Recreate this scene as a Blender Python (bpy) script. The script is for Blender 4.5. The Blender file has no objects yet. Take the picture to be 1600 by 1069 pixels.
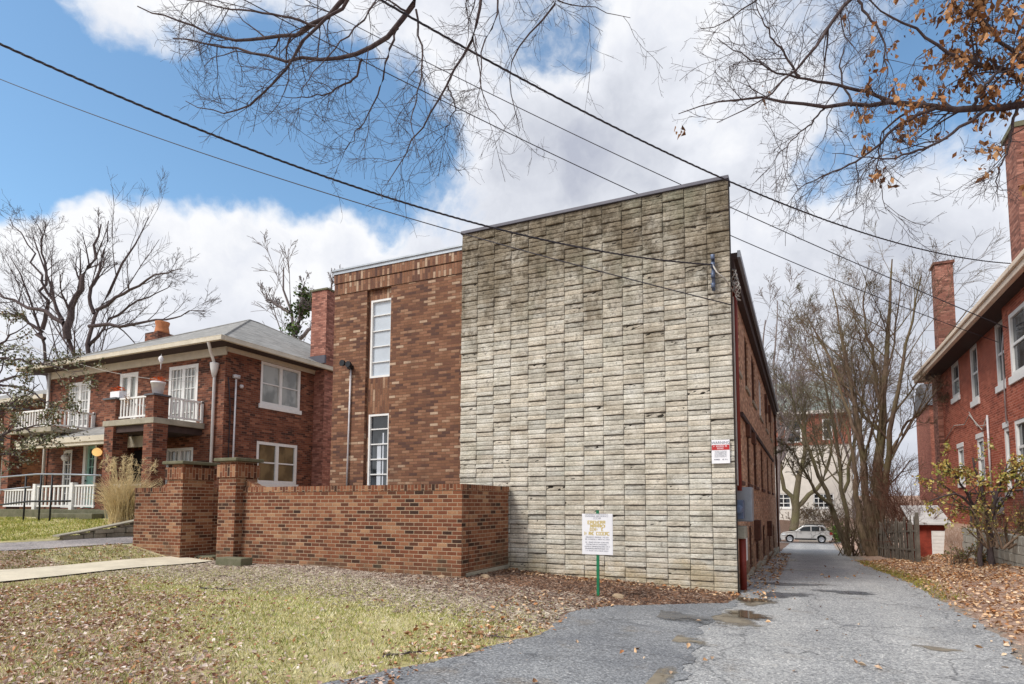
import bpy, math, random
import numpy as np
from mathutils import Vector, Matrix
R_ = math.radians
scene = bpy.context.scene
COL = scene.collection

# ------------------------------------------------------------ camera
FPX, CX, CY, W_PX = 925.0, 850.0, 718.0, 1600.0
YAW, PITCH, EYE = R_(23.5), math.atan(70/925.0), 1.64
cam_d = bpy.data.cameras.new('camera')
cam = bpy.data.objects.new('camera', cam_d); COL.objects.link(cam)
cam.location = (0, 0, EYE)
cam.rotation_euler = (math.pi/2 + PITCH, 0, YAW)
cam_d.sensor_width = 36; cam_d.lens = FPX/W_PX*36
cam_d.shift_x = -(CX-800)/W_PX
cam_d.shift_y = (CY-534.5)/W_PX
cam_d.clip_end = 2000
scene.camera = cam

_f0 = np.array([-math.sin(YAW), math.cos(YAW), 0]); _rt = np.array([math.cos(YAW), math.sin(YAW), 0])
_zz = np.array([0, 0, 1.0])
_fw = _f0*math.cos(PITCH) + _zz*math.sin(PITCH); _up = _zz*math.cos(PITCH) - _f0*math.sin(PITCH)
def ray(x, y): return _fw + _rt*(x-CX)/FPX - _up*(y-CY)/FPX
def at(x, y, d):                 # a surveyed point: sight line of the photo at distance d
    return np.array([0, 0, EYE]) + ray(x, y)*d
def dirv(x, y):
    r = ray(x, y); return r/np.linalg.norm(r)

def S(r, g, b):                  # sRGB 0-255 -> linear
    f = lambda c: (c/12.92 if c <= .04045 else ((c+.055)/1.055)**2.4)
    return (f(r/255), f(g/255), f(b/255), 1)

# ------------------------------------------------------------ light
SUN_EL, SUN_AZ = R_(48), R_(210)       # azimuth clockwise from +Y
sunv = Vector((math.sin(SUN_AZ)*math.cos(SUN_EL), math.cos(SUN_AZ)*math.cos(SUN_EL), math.sin(SUN_EL)))
sl = bpy.data.lights.new('sun', 'SUN'); sl.energy = 2.5; sl.angle = R_(20); sl.color = (1, .96, .9)
so = bpy.data.objects.new('sun', sl); COL.objects.link(so)
so.rotation_euler = (-sunv).to_track_quat('-Z', 'Y').to_euler()

scene.view_settings.view_transform = 'Standard'
scene.view_settings.look = 'None'
scene.view_settings.exposure = 0.33
scene.view_settings.gamma = 1.0

# ---- tiny node helper
class NT:
    def __init__(s, nt): s.nt = nt; s.n = nt.nodes; s.l = nt.links
    def node(s, typ, **kw):
        n = s.n.new(typ)
        for k, v in kw.items(): setattr(n, k, v)
        return n
    def put(s, sock, v):
        if v is None: return
        if hasattr(v, 'is_output') or isinstance(v, bpy.types.NodeSocket): s.l.new(v, sock)
        else:
            try: sock.default_value = v
            except Exception:
                sock.default_value = (v, v, v) if not hasattr(v, '__len__') else tuple(v)[:len(sock.default_value)]
    def m(s, op, a, b=None, c=None, clamp=False):
        n = s.node('ShaderNodeMath', operation=op, use_clamp=clamp)
        for i, v in enumerate((a, b, c)): s.put(n.inputs[i], v)
        return n.outputs[0]
    def vm(s, op, a, b=None, scale=None):
        n = s.node('ShaderNodeVectorMath', operation=op)
        s.put(n.inputs[0], a); s.put(n.inputs[1], b)
        if scale is not None: s.put(n.inputs['Scale'], scale)
        return n.outputs['Value'] if op in ('LENGTH', 'DISTANCE', 'DOT_PRODUCT') else n.outputs[0]
    def xyz(s, x, y, z):
        n = s.node('ShaderNodeCombineXYZ')
        for i, v in enumerate((x, y, z)): s.put(n.inputs[i], v)
        return n.outputs[0]
    def sep(s, v):
        n = s.node('ShaderNodeSeparateXYZ'); s.put(n.inputs[0], v); return n.outputs
    def noise(s, vec, scale, detail=4, rough=.55, col=False, dist=0):
        n = s.node('ShaderNodeTexNoise')
        s.put(n.inputs['Vector'], vec); n.inputs['Scale'].default_value = scale
        n.inputs['Detail'].default_value = detail; n.inputs['Roughness'].default_value = rough
        n.inputs['Distortion'].default_value = dist
        return n.outputs['Color' if col else 'Fac']
    def mix(s, f, a, b, blend='MIX'):
        n = s.node('ShaderNodeMix', data_type='RGBA', blend_type=blend)
        s.put(n.inputs[0], f); s.put(n.inputs[6], a); s.put(n.inputs[7], b)
        return n.outputs[2]
    def mapr(s, v, a, b, c=0., d=1., smooth=False):
        n = s.node('ShaderNodeMapRange', interpolation_type='SMOOTHSTEP' if smooth else 'LINEAR')
        for i, q in enumerate((v, a, b, c, d)): s.put(n.inputs[i], q)
        return n.outputs[0]
    def ramp(s, f, stops, interp='LINEAR'):
        n = s.node('ShaderNodeValToRGB'); s.put(n.inputs[0], f); r = n.color_ramp; r.interpolation = interp
        while len(r.elements) < len(stops): r.elements.new(.5)
        for e, (p, c) in zip(r.elements, stops): e.position = p; e.color = c
        return n.outputs[0]
    def bump(s, h, strength=.5, dist=.02):
        n = s.node('ShaderNodeBump'); s.put(n.inputs['Height'], h)
        n.inputs['Strength'].default_value = strength; n.inputs['Distance'].default_value = dist
        return n.outputs[0]

# ------------------------------------------------------------ sky
def make_world():
    w = bpy.data.worlds.new('World'); scene.world = w; w.use_nodes = True
    nt = NT(w.node_tree); nt.n.clear()
    out = nt.node('ShaderNodeOutputWorld'); bg = nt.node('ShaderNodeBackground')
    nt.l.new(bg.outputs[0], out.inputs[0])
    sky = nt.node('ShaderNodeTexSky', sky_type='NISHITA', sun_disc=False)
    sky.sun_elevation = SUN_EL; sky.sun_rotation = SUN_AZ
    sky.air_density = 1.0; sky.dust_density = .6; sky.ozone_density = 2.0
    tc = nt.node('ShaderNodeTexCoord'); D = nt.vm('NORMALIZE', tc.outputs['Generated'])
    warp = nt.noise(D, 3.2, 5, .6, col=True)
    Dw = nt.vm('ADD', D, nt.vm('SCALE', nt.vm('SUBTRACT', warp, (.5, .5, .5)), scale=.22))
    # cloud banks and clear gaps of this sky: (direction from photo, radius px, amount)
    lobes = [(80,190,190,-1.5),(300,230,160,-1.5),(500,240,150,-1.2),(620,345,50,-.8),(60,50,120,-1.1),(590,190,130,-.7),(480,150,100,-.5),(20,300,60,-.4),(40,500,170,1.1),(160,400,110,.9),(650,410,120,.9),(560,360,80,.7),
             (885,85,46,-.5),(1290,275,75,-.85),(1085,165,50,-.9),(920,35,50,-.4),(1470,150,110,-.8),(1560,70,50,-.4),
             (190,45,100,1.2),(130,20,60,.6),(330,90,130,.5),(500,60,100,.35),(700,60,110,.45),(250,350,110,1.0),(420,340,90,1.0),(500,430,150,1.0),(300,440,150,.8),
             (1000,140,120,1.0),(860,260,130,.8),(1130,300,150,.8),(1400,330,150,.8)]
    acc = None
    for (x, y, r, a) in lobes:
        c = dirv(x, y); d = nt.vm('DISTANCE', Dw, tuple(c))
        g = nt.mapr(d, 0, r/FPX*1.35, a, 0, smooth=True)
        acc = g if acc is None else nt.m('ADD', acc, g)
    n1 = nt.noise(Dw, 4.5, 8, .62); n2 = nt.noise(nt.vm('ADD', D, (.35, .1, .08)), 9, 9, .64)
    dens = nt.m('ADD', nt.m('ADD', acc, nt.m('MULTIPLY', nt.m('SUBTRACT', n1, .5), 2.2)), nt.m('MULTIPLY', nt.m('SUBTRACT', n2, .5), 1.3))
    dens = nt.m('ADD', dens, .42)
    z = nt.sep(D)[2]
    dens = nt.m('ADD', dens, nt.mapr(z, .0, .42, 1.0, 0))
    cov = nt.mapr(dens, -.05, .66, 0, 1, smooth=True)
    # body of the cloud: bright billows, lavender grey bellies
    n3 = nt.noise(nt.vm('ADD', Dw, (.0, .0, .06)), 5.5, 6, .6)
    n4 = nt.noise(nt.vm('MULTIPLY', Dw, (1, 1, 1.7)), 2.4, 4, .5)
    sh = nt.m('ADD', nt.m('MULTIPLY', n3, .65), nt.m('MULTIPLY', n4, .75))
    side = nt.vm('DOT_PRODUCT', D, tuple(_rt))
    sh = nt.m('SUBTRACT', sh, nt.mapr(side, -.1, .5, 0, .13))
    sh = nt.m('ADD', sh, nt.mapr(side, -.65, -.12, .16, 0))
    dens_top = nt.mapr(dens, .3, 1.5, .12, -.07)
    sh = nt.m('ADD', sh, dens_top)
    cc = nt.ramp(sh, [(.42, S(186,191,206)), (.56, S(212,216,226)), (.70, S(233,236,244)), (.82, S(250,251,254))])
    skyc = nt.mix(1.0, nt.vm('SCALE', sky.outputs[0], scale=SKY_K), SKY_TINT, 'MULTIPLY')
    cl = nt.vm('SCALE', cc, scale=CLOUD_K)
    mixd = nt.mix(cov, skyc, cl)
    nt.l.new(mixd, bg.inputs[0]); bg.inputs[1].default_value = SKY_STRENGTH
SKY_STRENGTH = .12
SKY_K, SKY_TINT, CLOUD_K = 1.25, (1.0, 1.17, 1.14, 1), 0.82/.12
make_world()
# ------------------------------------------------------------ materials
def newmat(name):
    m = bpy.data.materials.new(name); m.use_nodes = True
    nt = NT(m.node_tree); b = m.node_tree.nodes['Principled BSDF']
    return m, nt, b
def pos_of(nt): return nt.node('ShaderNodeNewGeometry').outputs['Position']
def plain(name, c, rough=.7, metal=0., var=.15, scale=6., bump=.0, bscale=40, spec=.4, c2=None):
    m, nt, b = newmat(name); p = pos_of(nt)
    n = nt.noise(p, scale, 5, .6); n2 = nt.noise(p, scale*9, 3, .6)
    f = nt.m('ADD', nt.m('MULTIPLY', n, .7), nt.m('MULTIPLY', n2, .3))
    lo = c2 if c2 else tuple(max(0, v*(1-var*2)) for v in c[:3])+(1,)
    hi = c if c2 else tuple(min(1, v*(1+var)) for v in c[:3])+(1,)
    col = nt.mix(nt.mapr(f, .3, .7), lo, hi)
    nt.l.new(col, b.inputs['Base Color'])
    b.inputs['Roughness'].default_value = rough; b.inputs['Metallic'].default_value = metal
    b.inputs['Specular IOR Level'].default_value = spec
    if bump:
        nt.l.new(nt.bump(nt.noise(p, bscale, 6, .65), bump, .02), b.inputs['Normal'])
    return m
def uvw(nt, swap=False):
    g = nt.node('ShaderNodeNewGeometry'); P = nt.sep(g.outputs['Position']); Nn = nt.sep(g.outputs['True Normal'])
    ax = nt.m('ABSOLUTE', Nn[0]); ay = nt.m('ABSOLUTE', Nn[1]); az = nt.m('ABSOLUTE', Nn[2])
    fx = nt.m('GREATER_THAN', ax, ay); fz = nt.m('GREATER_THAN', az, .7)
    mixf = lambda f, a, b: nt.m('ADD', nt.m('MULTIPLY', a, nt.m('SUBTRACT', 1, f)), nt.m('MULTIPLY', b, f))
    u = mixf(fx, P[0], P[1]); u = mixf(fz, u, P[0])
    v = mixf(fz, P[2], P[1])
    return (v, u, g.outputs['Position']) if swap else (u, v, g.outputs['Position'])
def brick(name, stops, mortar, bw=.215, bh=.075, mw=.011, swap=False, big=.35, bstr=.6, stain=None, tint=None, rough=.85):
    m, nt, b = newmat(name); u, v, P = uvw(nt, swap)
    vr = nt.m('DIVIDE', v, bh); row = nt.m('FLOOR', vr); fv = nt.m('SUBTRACT', vr, row)
    off = nt.m('MULTIPLY', nt.m('PINGPONG', row, 1), .5)
    ur = nt.m('ADD', nt.m('DIVIDE', u, bw), off); cl = nt.m('FLOOR', ur); fu = nt.m('SUBTRACT', ur, cl)
    wn = nt.node('ShaderNodeTexWhiteNoise', noise_dimensions='3D'); nt.l.new(nt.xyz(cl, row, 3.7), wn.inputs['Vector'])
    low = nt.noise(P, 1.1, 4, .6); low2 = nt.noise(P, .33, 2, .5)
    idx = nt.m('ADD', wn.outputs['Value'], nt.m('MULTIPLY', nt.m('SUBTRACT', low, .5), big*1.6))
    idx = nt.m('ADD', idx, nt.m('MULTIPLY', nt.m('SUBTRACT', low2, .5), big))
    col = nt.ramp(idx, stops)
    fine = nt.noise(P, 55, 4, .7)
    col = nt.mix(1, col, nt.ramp(fine, [(.25, (.62, .62, .62, 1)), (.75, (1.28, 1.28, 1.28, 1))]), 'MULTIPLY')
    eu = nt.m('MULTIPLY', nt.m('MINIMUM', fu, nt.m('SUBTRACT', 1, fu)), bw)
    ev = nt.m('MULTIPLY', nt.m('MINIMUM', fv, nt.m('SUBTRACT', 1, fv)), bh)
    e = nt.m('ADD', nt.m('MINIMUM', eu, ev), nt.m('MULTIPLY', nt.m('SUBTRACT', fine, .5), .004))
    mk = nt.mapr(e, mw*.35, mw*.65, 1, 0)
    mcol = nt.mix(nt.mapr(low, .3, .7), tuple(x*.75 for x in mortar[:3])+(1,), mortar)
    col = nt.mix(mk, col, mcol)
    if stain:
        s = nt.noise(nt.vm('MULTIPLY', P, (1.4, 1.4, .35)), 1.3, 5, .65)
        col = nt.mix(nt.mapr(s, .48, .75, 0, stain[0], smooth=True), col, stain[1])
    dirt = nt.m('ADD', nt.noise(P, 1.8, 6, .7), nt.mapr(nt.sep(P)[2], .3, 1.1, .16, -.12))
    col = nt.mix(nt.mapr(dirt, .5, .74, 0, .5, smooth=True), col, S(92,84,66))
    eff = nt.noise(nt.vm('ADD', P, (3, 7, 1)), 2.6, 7, .72)
    col = nt.mix(nt.mapr(eff, .62, .78, 0, .32, smooth=True), col, S(196,180,156))
    nt.l.new(col, b.inputs['Base Color'])
    h = nt.m('ADD', nt.m('MULTIPLY', mk, -.7), nt.m('MULTIPLY', fine, .35))
    nt.l.new(nt.bump(h, bstr, .012), b.inputs['Normal'])
    b.inputs['Roughness'].default_value = rough; b.inputs['Specular IOR Level'].default_value = .25
    return m
M = {}
facade = [(.0, S(89,63,55)), (.2, S(112,77,61)), (.5, S(130,91,68)), (.75, S(143,102,79)), (.9, S(155,120,95)), (1., S(184,158,134))]
M['brick_facade'] = brick('facade_brick', facade, S(112,84,64), bw=.225, bh=.068, mw=.010, big=.3, stain=(.45, S(88,62,50)))
M['soldier_facade'] = brick('facade_soldier_brick', facade, S(120,92,74), bw=.30, bh=.075, mw=.012, swap=True, big=.3)
court = [(-.0, S(59,40,31)), (.10, S(87,54,39)), (.4, S(120,70,48)), (.7, S(133,83,57)), (.93, S(151,105,76)), (1., S(166,126,94))]
M['brick_court'] = brick('courtyard_brick', court, S(178,154,128), bw=.215, bh=.076, mw=.013, big=.25, stain=(.3, S(96,58,40)))
M['soldier_court'] = brick('courtyard_soldier_brick', court, S(170,144,118), bw=.215, bh=.080, mw=.011, swap=True)
lefth = [(.0, S(69,44,36)), (.3, S(104,60,46)), (.55, S(120,71,52)), (.8, S(134,82,62)), (1., S(155,102,78))]
M['brick_left'] = brick('dark_red_house_brick', lefth, S(128,108,92), bw=.215, bh=.075, mw=.010, big=.25, stain=(.3, S(66,42,40)))
righth = [(.0, S(138,72,53)), (.4, S(166,86,63)), (.7, S(176,94,71)), (1., S(191,112,87))]
M['brick_right'] = brick('red_painted_house_brick', righth, S(206,152,134), bw=.215, bh=.072, mw=.011, big=.45, stain=(.3, S(138,72,60)), bstr=.7)
sideb = [(.0, S(145,108,85)), (.4, S(188,143,112)), (.75, S(205,161,129)), (1., S(221,184,151))]
M['brick_side'] = brick('side_wall_brick', sideb, S(176,150,132), big=.3)
M['brick_neigh'] = brick('brown_neighbour_brick', [(.0, S(84,52,38)), (.5, S(128,80,54)), (1., S(156,104,72))], S(120,96,78))
M['brick_far'] = brick('far_brick', [(.0, S(120,66,54)), (.5, S(150,88,72)), (1., S(172,112,92))], S(150,120,104))
M['brick_chim'] = brick('chimney_brick', [(.0, S(116,76,66)), (.5, S(156,102,86)), (1., S(184,130,112))], S(140,104,90))

def stone_mat():
    m, nt, b = newmat('split_face_block'); P = pos_of(nt)
    at_ = nt.node('ShaderNodeAttribute', attribute_name='Col')
    base = nt.ramp(nt.noise(P, 3.5, 6, .65), [(.3, S(190,182,166)), (.5, S(219,211,195)), (.72, S(239,232,219))])
    base = nt.mix(1, base, at_.outputs['Color'], 'MULTIPLY')
    x, y, z = nt.sep(P)
    st = nt.noise(nt.vm('MULTIPLY', P, (1.0, 1.0, .42)), 1.6, 7, .68)
    hi = nt.mapr(z, 3.6, 7.6, 0, .34)
    col = nt.mix(nt.mapr(nt.m('ADD', st, hi), .53, .88, 0, .80, smooth=True), base, S(116,102,80))
    blot = nt.noise(P, 7, 7, .7)
    col = nt.mix(nt.mapr(nt.m('ADD', blot, nt.mapr(z, 3.5, 8, 0, .17)), .58, .76, 0, .75, smooth=True), col, S(84,74,58))
    gr = nt.noise(nt.vm('MULTIPLY', P, (.8, .8, .5)), .8, 4, .6)
    col = nt.mix(nt.mapr(gr, .54, .74, 0, .28, smooth=True), col, S(176,180,158))
    yl = nt.noise(P, 1.3, 5, .6)
    col = nt.mix(nt.mapr(nt.m('ADD', yl, nt.mapr(z, .2, 1.3, .25, -.3)), .55, .8, 0, .5, smooth=True), col, S(186,160,108))
    nt.l.new(col, b.inputs['Base Color']); b.inputs['Roughness'].default_value = .92
    b.inputs['Specular IOR Level'].default_value = .2
    chip = nt.noise(nt.vm('MULTIPLY', P, (1, 1, 1.6)), 26, 5, .72)
    col = nt.mix(1, col, nt.ramp(chip, [(.3, (.62, .61, .58, 1)), (.5, (1, 1, 1, 1)), (.7, (1.16, 1.15, 1.13, 1))]), 'MULTIPLY'); nt.l.new(col, b.inputs['Base Color'])
    nt.l.new(nt.bump(nt.m('ADD', chip, nt.m('MULTIPLY', nt.noise(P, 70, 4, .7), .4)), .9, .03), b.inputs['Normal'])
    return m
M['stone'] = stone_mat()
M['joint'] = plain('dark_block_joint', S(58,52,44), .95)
M['concrete'] = plain('weathered_concrete', S(168,160,142), .9, var=.2, scale=3, bump=.3)
M['concrete_dark'] = plain('mossy_concrete', S(124,118,98), .9, scale=4, bump=.4, c2=S(84,86,60))
M['path'] = plain('pale_concrete_path', S(214,202,178), .85, var=.12, scale=2.2, bump=.25, bscale=60)
M['metal_grey'] = plain('grey_metal', S(150,154,160), .45, .3, var=.1)
M['metal_dark'] = plain('dark_grey_coping', S(92,90,98), .5, .2, var=.1)
M['flash'] = plain('pale_metal_flashing', S(186,192,198), .4, .3, var=.15, scale=2)
M['white'] = plain('white_paint', S(232,230,226), .55, var=.06, scale=8)
M['cream'] = plain('cream_paint', S(206,196,176), .6, var=.1, scale=3)
M['tan_fascia'] = plain('tan_fascia', S(230,210,188), .6, var=.08, scale=1.5)
M['soffit'] = plain('dark_brown_soffit', S(66,50,46), .8)
M['dark'] = plain('painted_shade', S(26,24,24), .9)  # near-black colour standing in for shade in the porch entry
M['black'] = plain('black_metal', S(32,34,38), .5, .2)
M['redpipe'] = plain('oxide_red_pipe', S(126,44,30), .55, var=.2, scale=2)
M['brown_wood'] = plain('brown_timber', S(96,60,44), .8, var=.25)
M['mint'] = plain('mint_door', S(150,196,184), .5, var=.05)
M['bluegrey'] = plain('blue_grey_steel', S(104,116,140), .5, .4, var=.15)
M['cable'] = plain('cable_black', S(56,52,58), .6, var=.1)
M['cable_pale'] = plain('cable_pale', S(190,184,176), .6)
M['conduit'] = plain('pale_conduit', S(206,200,200), .5, .1)
M['green_post'] = plain('green_steel_post', S(34,124,84), .5, .1, var=.2, scale=10)
M['silver'] = plain('silver_car_paint', S(206,204,200), .28, .35, var=.03, spec=.6)
M['tyre'] = plain('tyre_rubber', S(30,30,32), .8)
M['rim'] = plain('alloy_rim', S(190,192,196), .35, .6)
M['carglass'] = plain('car_glass', S(34,40,44), .08, 0, var=.05, spec=.7)
M['redlamp'] = plain('red_lamp_lens', S(160,30,26), .3)
M['clearlamp'] = plain('clear_lamp_lens', S(220,224,226), .2)
M['rock'] = plain('field_stone', S(176,152,124), .9, var=.25, scale=9, bump=.5)
M['gold'] = plain('gold_lettering', S(206,182,110), .6, var=.05)
M['ink'] = plain('grey_lettering', S(120,120,132), .7, var=.05)
M['signred'] = plain('sign_red', S(186,46,46), .55, var=.05)
M['signwhite'] = plain('sign_white', S(238,236,238), .5, var=.03)
M['terracotta'] = plain('orange_chimney_pot', S(186,118,76), .8, var=.2)
M['orange'] = plain('orange_petals', S(224,112,40), .7, var=.2, scale=30)
M['greyblind'] = plain('window_blind', S(196,200,206), .7, var=.04)
M['curtain'] = plain('pale_curtain', S(150,152,146), .8, var=.12, scale=5)
M['tancurtain'] = plain('tan_curtain', S(120,104,72), .8, var=.15, scale=5)
M['retain'] = plain('rubble_stone', S(158,148,128), .95, var=.3, scale=3, bump=.6, bscale=18)
M['block'] = plain('pale_concrete_block', S(178,176,166), .9, var=.15, scale=2.5, bump=.4)
M['oldwood'] = plain('grey_old_timber', S(112,104,94), .9, var=.3, scale=5, bump=.4)
M['shedred'] = plain('red_shed_paint', S(148,62,46), .85, var=.3, scale=5, bump=.3)
M['stucco'] = plain('white_stucco', S(222,214,204), .85, var=.07, scale=1.2)
M['roofwhite'] = plain('white_metal_roof', S(206,204,202), .7, var=.15, scale=3)
M['roofgreen'] = plain('grey_green_slate', S(142,150,144), .8, var=.12, scale=1.5)
M['roofdark'] = plain('dark_slate', S(96,96,100), .85, var=.15, scale=2)
M['glow'] = None
def glass(name, c, rough=.06, k=.22):
    m, nt, b = newmat(name); P = pos_of(nt)
    n = nt.noise(nt.vm('MULTIPLY', P, (1, 1, .6)), 2.2, 3, .5)
    nt.l.new(nt.mix(nt.mapr(n, .38, .6, smooth=True), tuple(x*k for x in c[:3])+(1,), c), b.inputs['Base Color'])  # lighter and darker patches painted into the panes as reflections
    b.inputs['Roughness'].default_value = rough; b.inputs['Specular IOR Level'].default_value = .9
    nt.l.new(nt.bump(nt.noise(P, 1.7, 2, .5), .06, .05), b.inputs['Normal'])
    return m
M['glass'] = glass('dark_window_glass', S(72,78,84))
M['glass_frost'] = plain('pale_frosted_glass', S(190,198,206), .22, var=.06, scale=1.5, spec=.8)
M['glass_mid'] = glass('curtained_glass', S(160,162,156), .1, .5)
M['glass_tan'] = glass('tan_curtained_glass', S(118,102,72), .1, .45)
M['glass_white'] = glass('bright_door_glass', S(206,208,204), .1, .4)
def glow():
    m, nt, b = newmat('lit_globe'); b.inputs['Base Color'].default_value = S(240,200,130)
    b.inputs['Emission Color'].default_value = S(255,205,130); b.inputs['Emission Strength'].default_value = .7
    return m
M['glow'] = glow()
def shingle():
    m, nt, b = newmat('grey_shingles'); P = pos_of(nt); x, y, z = nt.sep(P)
    row = nt.m('FLOOR', nt.m('DIVIDE', z, .055)); uu = nt.m('ADD', nt.m('ADD', x, y), nt.m('MULTIPLY', row, .137))
    wn = nt.node('ShaderNodeTexWhiteNoise', noise_dimensions='2D')
    nt.l.new(nt.xyz(nt.m('FLOOR', nt.m('DIVIDE', uu, .28)), row, 0), wn.inputs['Vector'])
    f = nt.m('ADD', nt.m('MULTIPLY', wn.outputs['Value'], .5), nt.m('MULTIPLY', nt.noise(P, 1.2, 5), .6))
    nt.l.new(nt.ramp(f, [(.2, S(118,116,112)), (.9, S(158,155,150))]), b.inputs['Base Color'])
    b.inputs['Roughness'].default_value = .9
    return m
M['shingle'] = shingle()
def bark(name, c1, c2, moss=None):
    m, nt, b = newmat(name); P = pos_of(nt)
    n = nt.noise(nt.vm('MULTIPLY', P, (1, 1, .25)), 14, 5, .7); lo = nt.noise(P, 1.1, 3, .5)
    col = nt.mix(nt.mapr(n, .3, .7), c1, c2)
    if moss: col = nt.mix(nt.mapr(lo, .44, .66, 0, .5), col, moss)
    nt.l.new(col, b.inputs['Base Color']); b.inputs['Roughness'].default_value = .95
    b.inputs['Specular IOR Level'].default_value = .15
    nt.l.new(nt.bump(n, .6, .03), b.inputs['Normal'])
    return m
M['bark_dark'] = bark('dark_bark', S(66,56,58), S(104,92,90))
M['bark_grey'] = bark('grey_bark', S(104,94,92), S(150,138,134))
M['bark_brown'] = bark('brown_bark', S(88,72,60), S(140,118,100), S(108,106,66))
M['bark_moss'] = bark('mossy_bark', S(84,76,62), S(132,120,98), S(112,110,72))
M['bark_scrub'] = bark('reddish_scrub_bark', S(78,50,42), S(126,92,76))
def vcol(name, rough=.8, trans=0., spec=.2, var=.25):
    m, nt, b = newmat(name); a = nt.node('ShaderNodeAttribute', attribute_name='Col')
    n = nt.noise(pos_of(nt), 30, 3, .6)
    col = nt.mix(1, a.outputs['Color'], nt.ramp(n, [(.3, (1-var, 1-var, 1-var, 1)), (.7, (1+var, 1+var, 1+var, 1))]), 'MULTIPLY')
    nt.l.new(col, b.inputs['Base Color']); b.inputs['Roughness'].default_value = rough
    b.inputs['Specular IOR Level'].default_value = spec
    return m
M['leaf'] = vcol('leaf_litter')
M['blade'] = vcol('grass_blade', .7)
def asphalt(name, c1, c2, wet):
    m, nt, b = newmat(name); P = pos_of(nt)
    g = nt.noise(P, 44, 5, .85); lo = nt.noise(P, .7, 6, .65); mid = nt.noise(P, 5, 5, .6)
    col = nt.mix(nt.mapr(lo, .3, .7), c1, c2)
    col = nt.mix(1, col, nt.ramp(g, [(.34, (.36, .36, .38, 1)), (.66, (1.6, 1.6, 1.58, 1))]), 'MULTIPLY')
    br = nt.noise(nt.vm('ADD', P, (9, 4, 0)), 1.1, 6, .7)
    col = nt.mix(nt.mapr(br, .56, .72, 0, .45, smooth=True), col, S(120,106,88))
    # wet seams that run across the drive
    x, y, z = nt.sep(P)
    wv = nt.noise(nt.xyz(nt.m('MULTIPLY', x, .55), nt.m('MULTIPLY', y, 1.5), 0), 1.15, 6, .65, dist=.4)
    w = nt.mapr(wv, .60, .70, 0, wet, smooth=True)
    col = nt.mix(w, col, S(66,70,78))
    tw = nt.m('ADD', x, nt.m('MULTIPLY', nt.m('SUBTRACT', nt.noise(P, .8, 4, .6), .5), .5))
    tr_ = nt.m('ABSOLUTE', nt.m('SUBTRACT', nt.m('ABSOLUTE', nt.m('SUBTRACT', tw, .45)), .75))
    col = nt.mix(nt.mapr(tr_, .05, .42, .28, 0, smooth=True), col, S(190,188,184))
    vo = nt.node('ShaderNodeTexVoronoi'); vo.inputs['Scale'].default_value = 55; nt.l.new(P, vo.inputs['Vector'])
    col = nt.mix(1, col, nt.ramp(nt.sep(vo.outputs['Color'])[0], [(.0, (.55, .55, .56, 1)), (.5, (1, 1, 1, 1)), (.86, (1.15, 1.14, 1.12, 1)), (1., (1.7, 1.66, 1.6, 1))]), 'MULTIPLY')
    cr = nt.node('ShaderNodeTexVoronoi', feature='DISTANCE_TO_EDGE'); cr.inputs['Scale'].default_value = .55
    nt.l.new(nt.vm('ADD', P, nt.vm('SCALE', nt.noise(P, 2.2, 4, .6, col=True), scale=.5)), cr.inputs['Vector'])
    col = nt.mix(nt.mapr(cr.outputs[0], .0, .010, .55, 0), col, S(46,47,50))
    nt.l.new(col, b.inputs['Base Color'])
    nt.l.new(nt.m('SUBTRACT', nt.mapr(mid, .3, .7, .62, .9), nt.m('MULTIPLY', w, .55)), b.inputs['Roughness'])
    nt.l.new(nt.bump(nt.m('ADD', g, nt.m('MULTIPLY', mid, .6)), .45, .012), b.inputs['Normal'])
    return m
M['asphalt'] = asphalt('driveway_asphalt', S(142,142,142), S(175,174,172), .6)
M['asphalt_apron'] = asphalt('dark_apron_asphalt', S(110,112,116), S(147,148,149), .6)
M['asphalt_old'] = asphalt('old_driveway_asphalt', S(146,138,136), S(184,174,168), .35)
def ragged(name, c1, c2, rough, thr):      # wet patch whose edge frays into the asphalt
    m, nt, b = newmat(name); P = pos_of(nt); n = nt.noise(P, 9, 6, .7)
    nt.l.new(nt.mix(nt.mapr(n, .3, .7), c1, c2), b.inputs['Base Color'])
    nt.put(b.inputs['Roughness'], rough if not isinstance(rough, tuple) else nt.mapr(n, .3, .7, *rough)); b.inputs['Specular IOR Level'].default_value = .7
    a = nt.node('ShaderNodeAttribute', attribute_name='Col'); f = nt.m('ADD', nt.sep(a.outputs['Vector'])[0], nt.m('MULTIPLY', nt.m('SUBTRACT', nt.noise(P, 6, 6, .7), .5), 1.1))
    nt.l.new(nt.mapr(f, thr-.22, thr+.22, 0, 1, smooth=True), b.inputs['Alpha']); return m
M['puddle'] = ragged('muddy_water', S(92,82,68), S(112,100,82), .04, .36)
M['mud'] = ragged('wet_silt', S(112,102,88), S(150,138,118), (.25, .7), .52)
M['damp'] = ragged('damp_asphalt', S(72,74,80), S(96,98,102), (.15, .5), .45)
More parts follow.
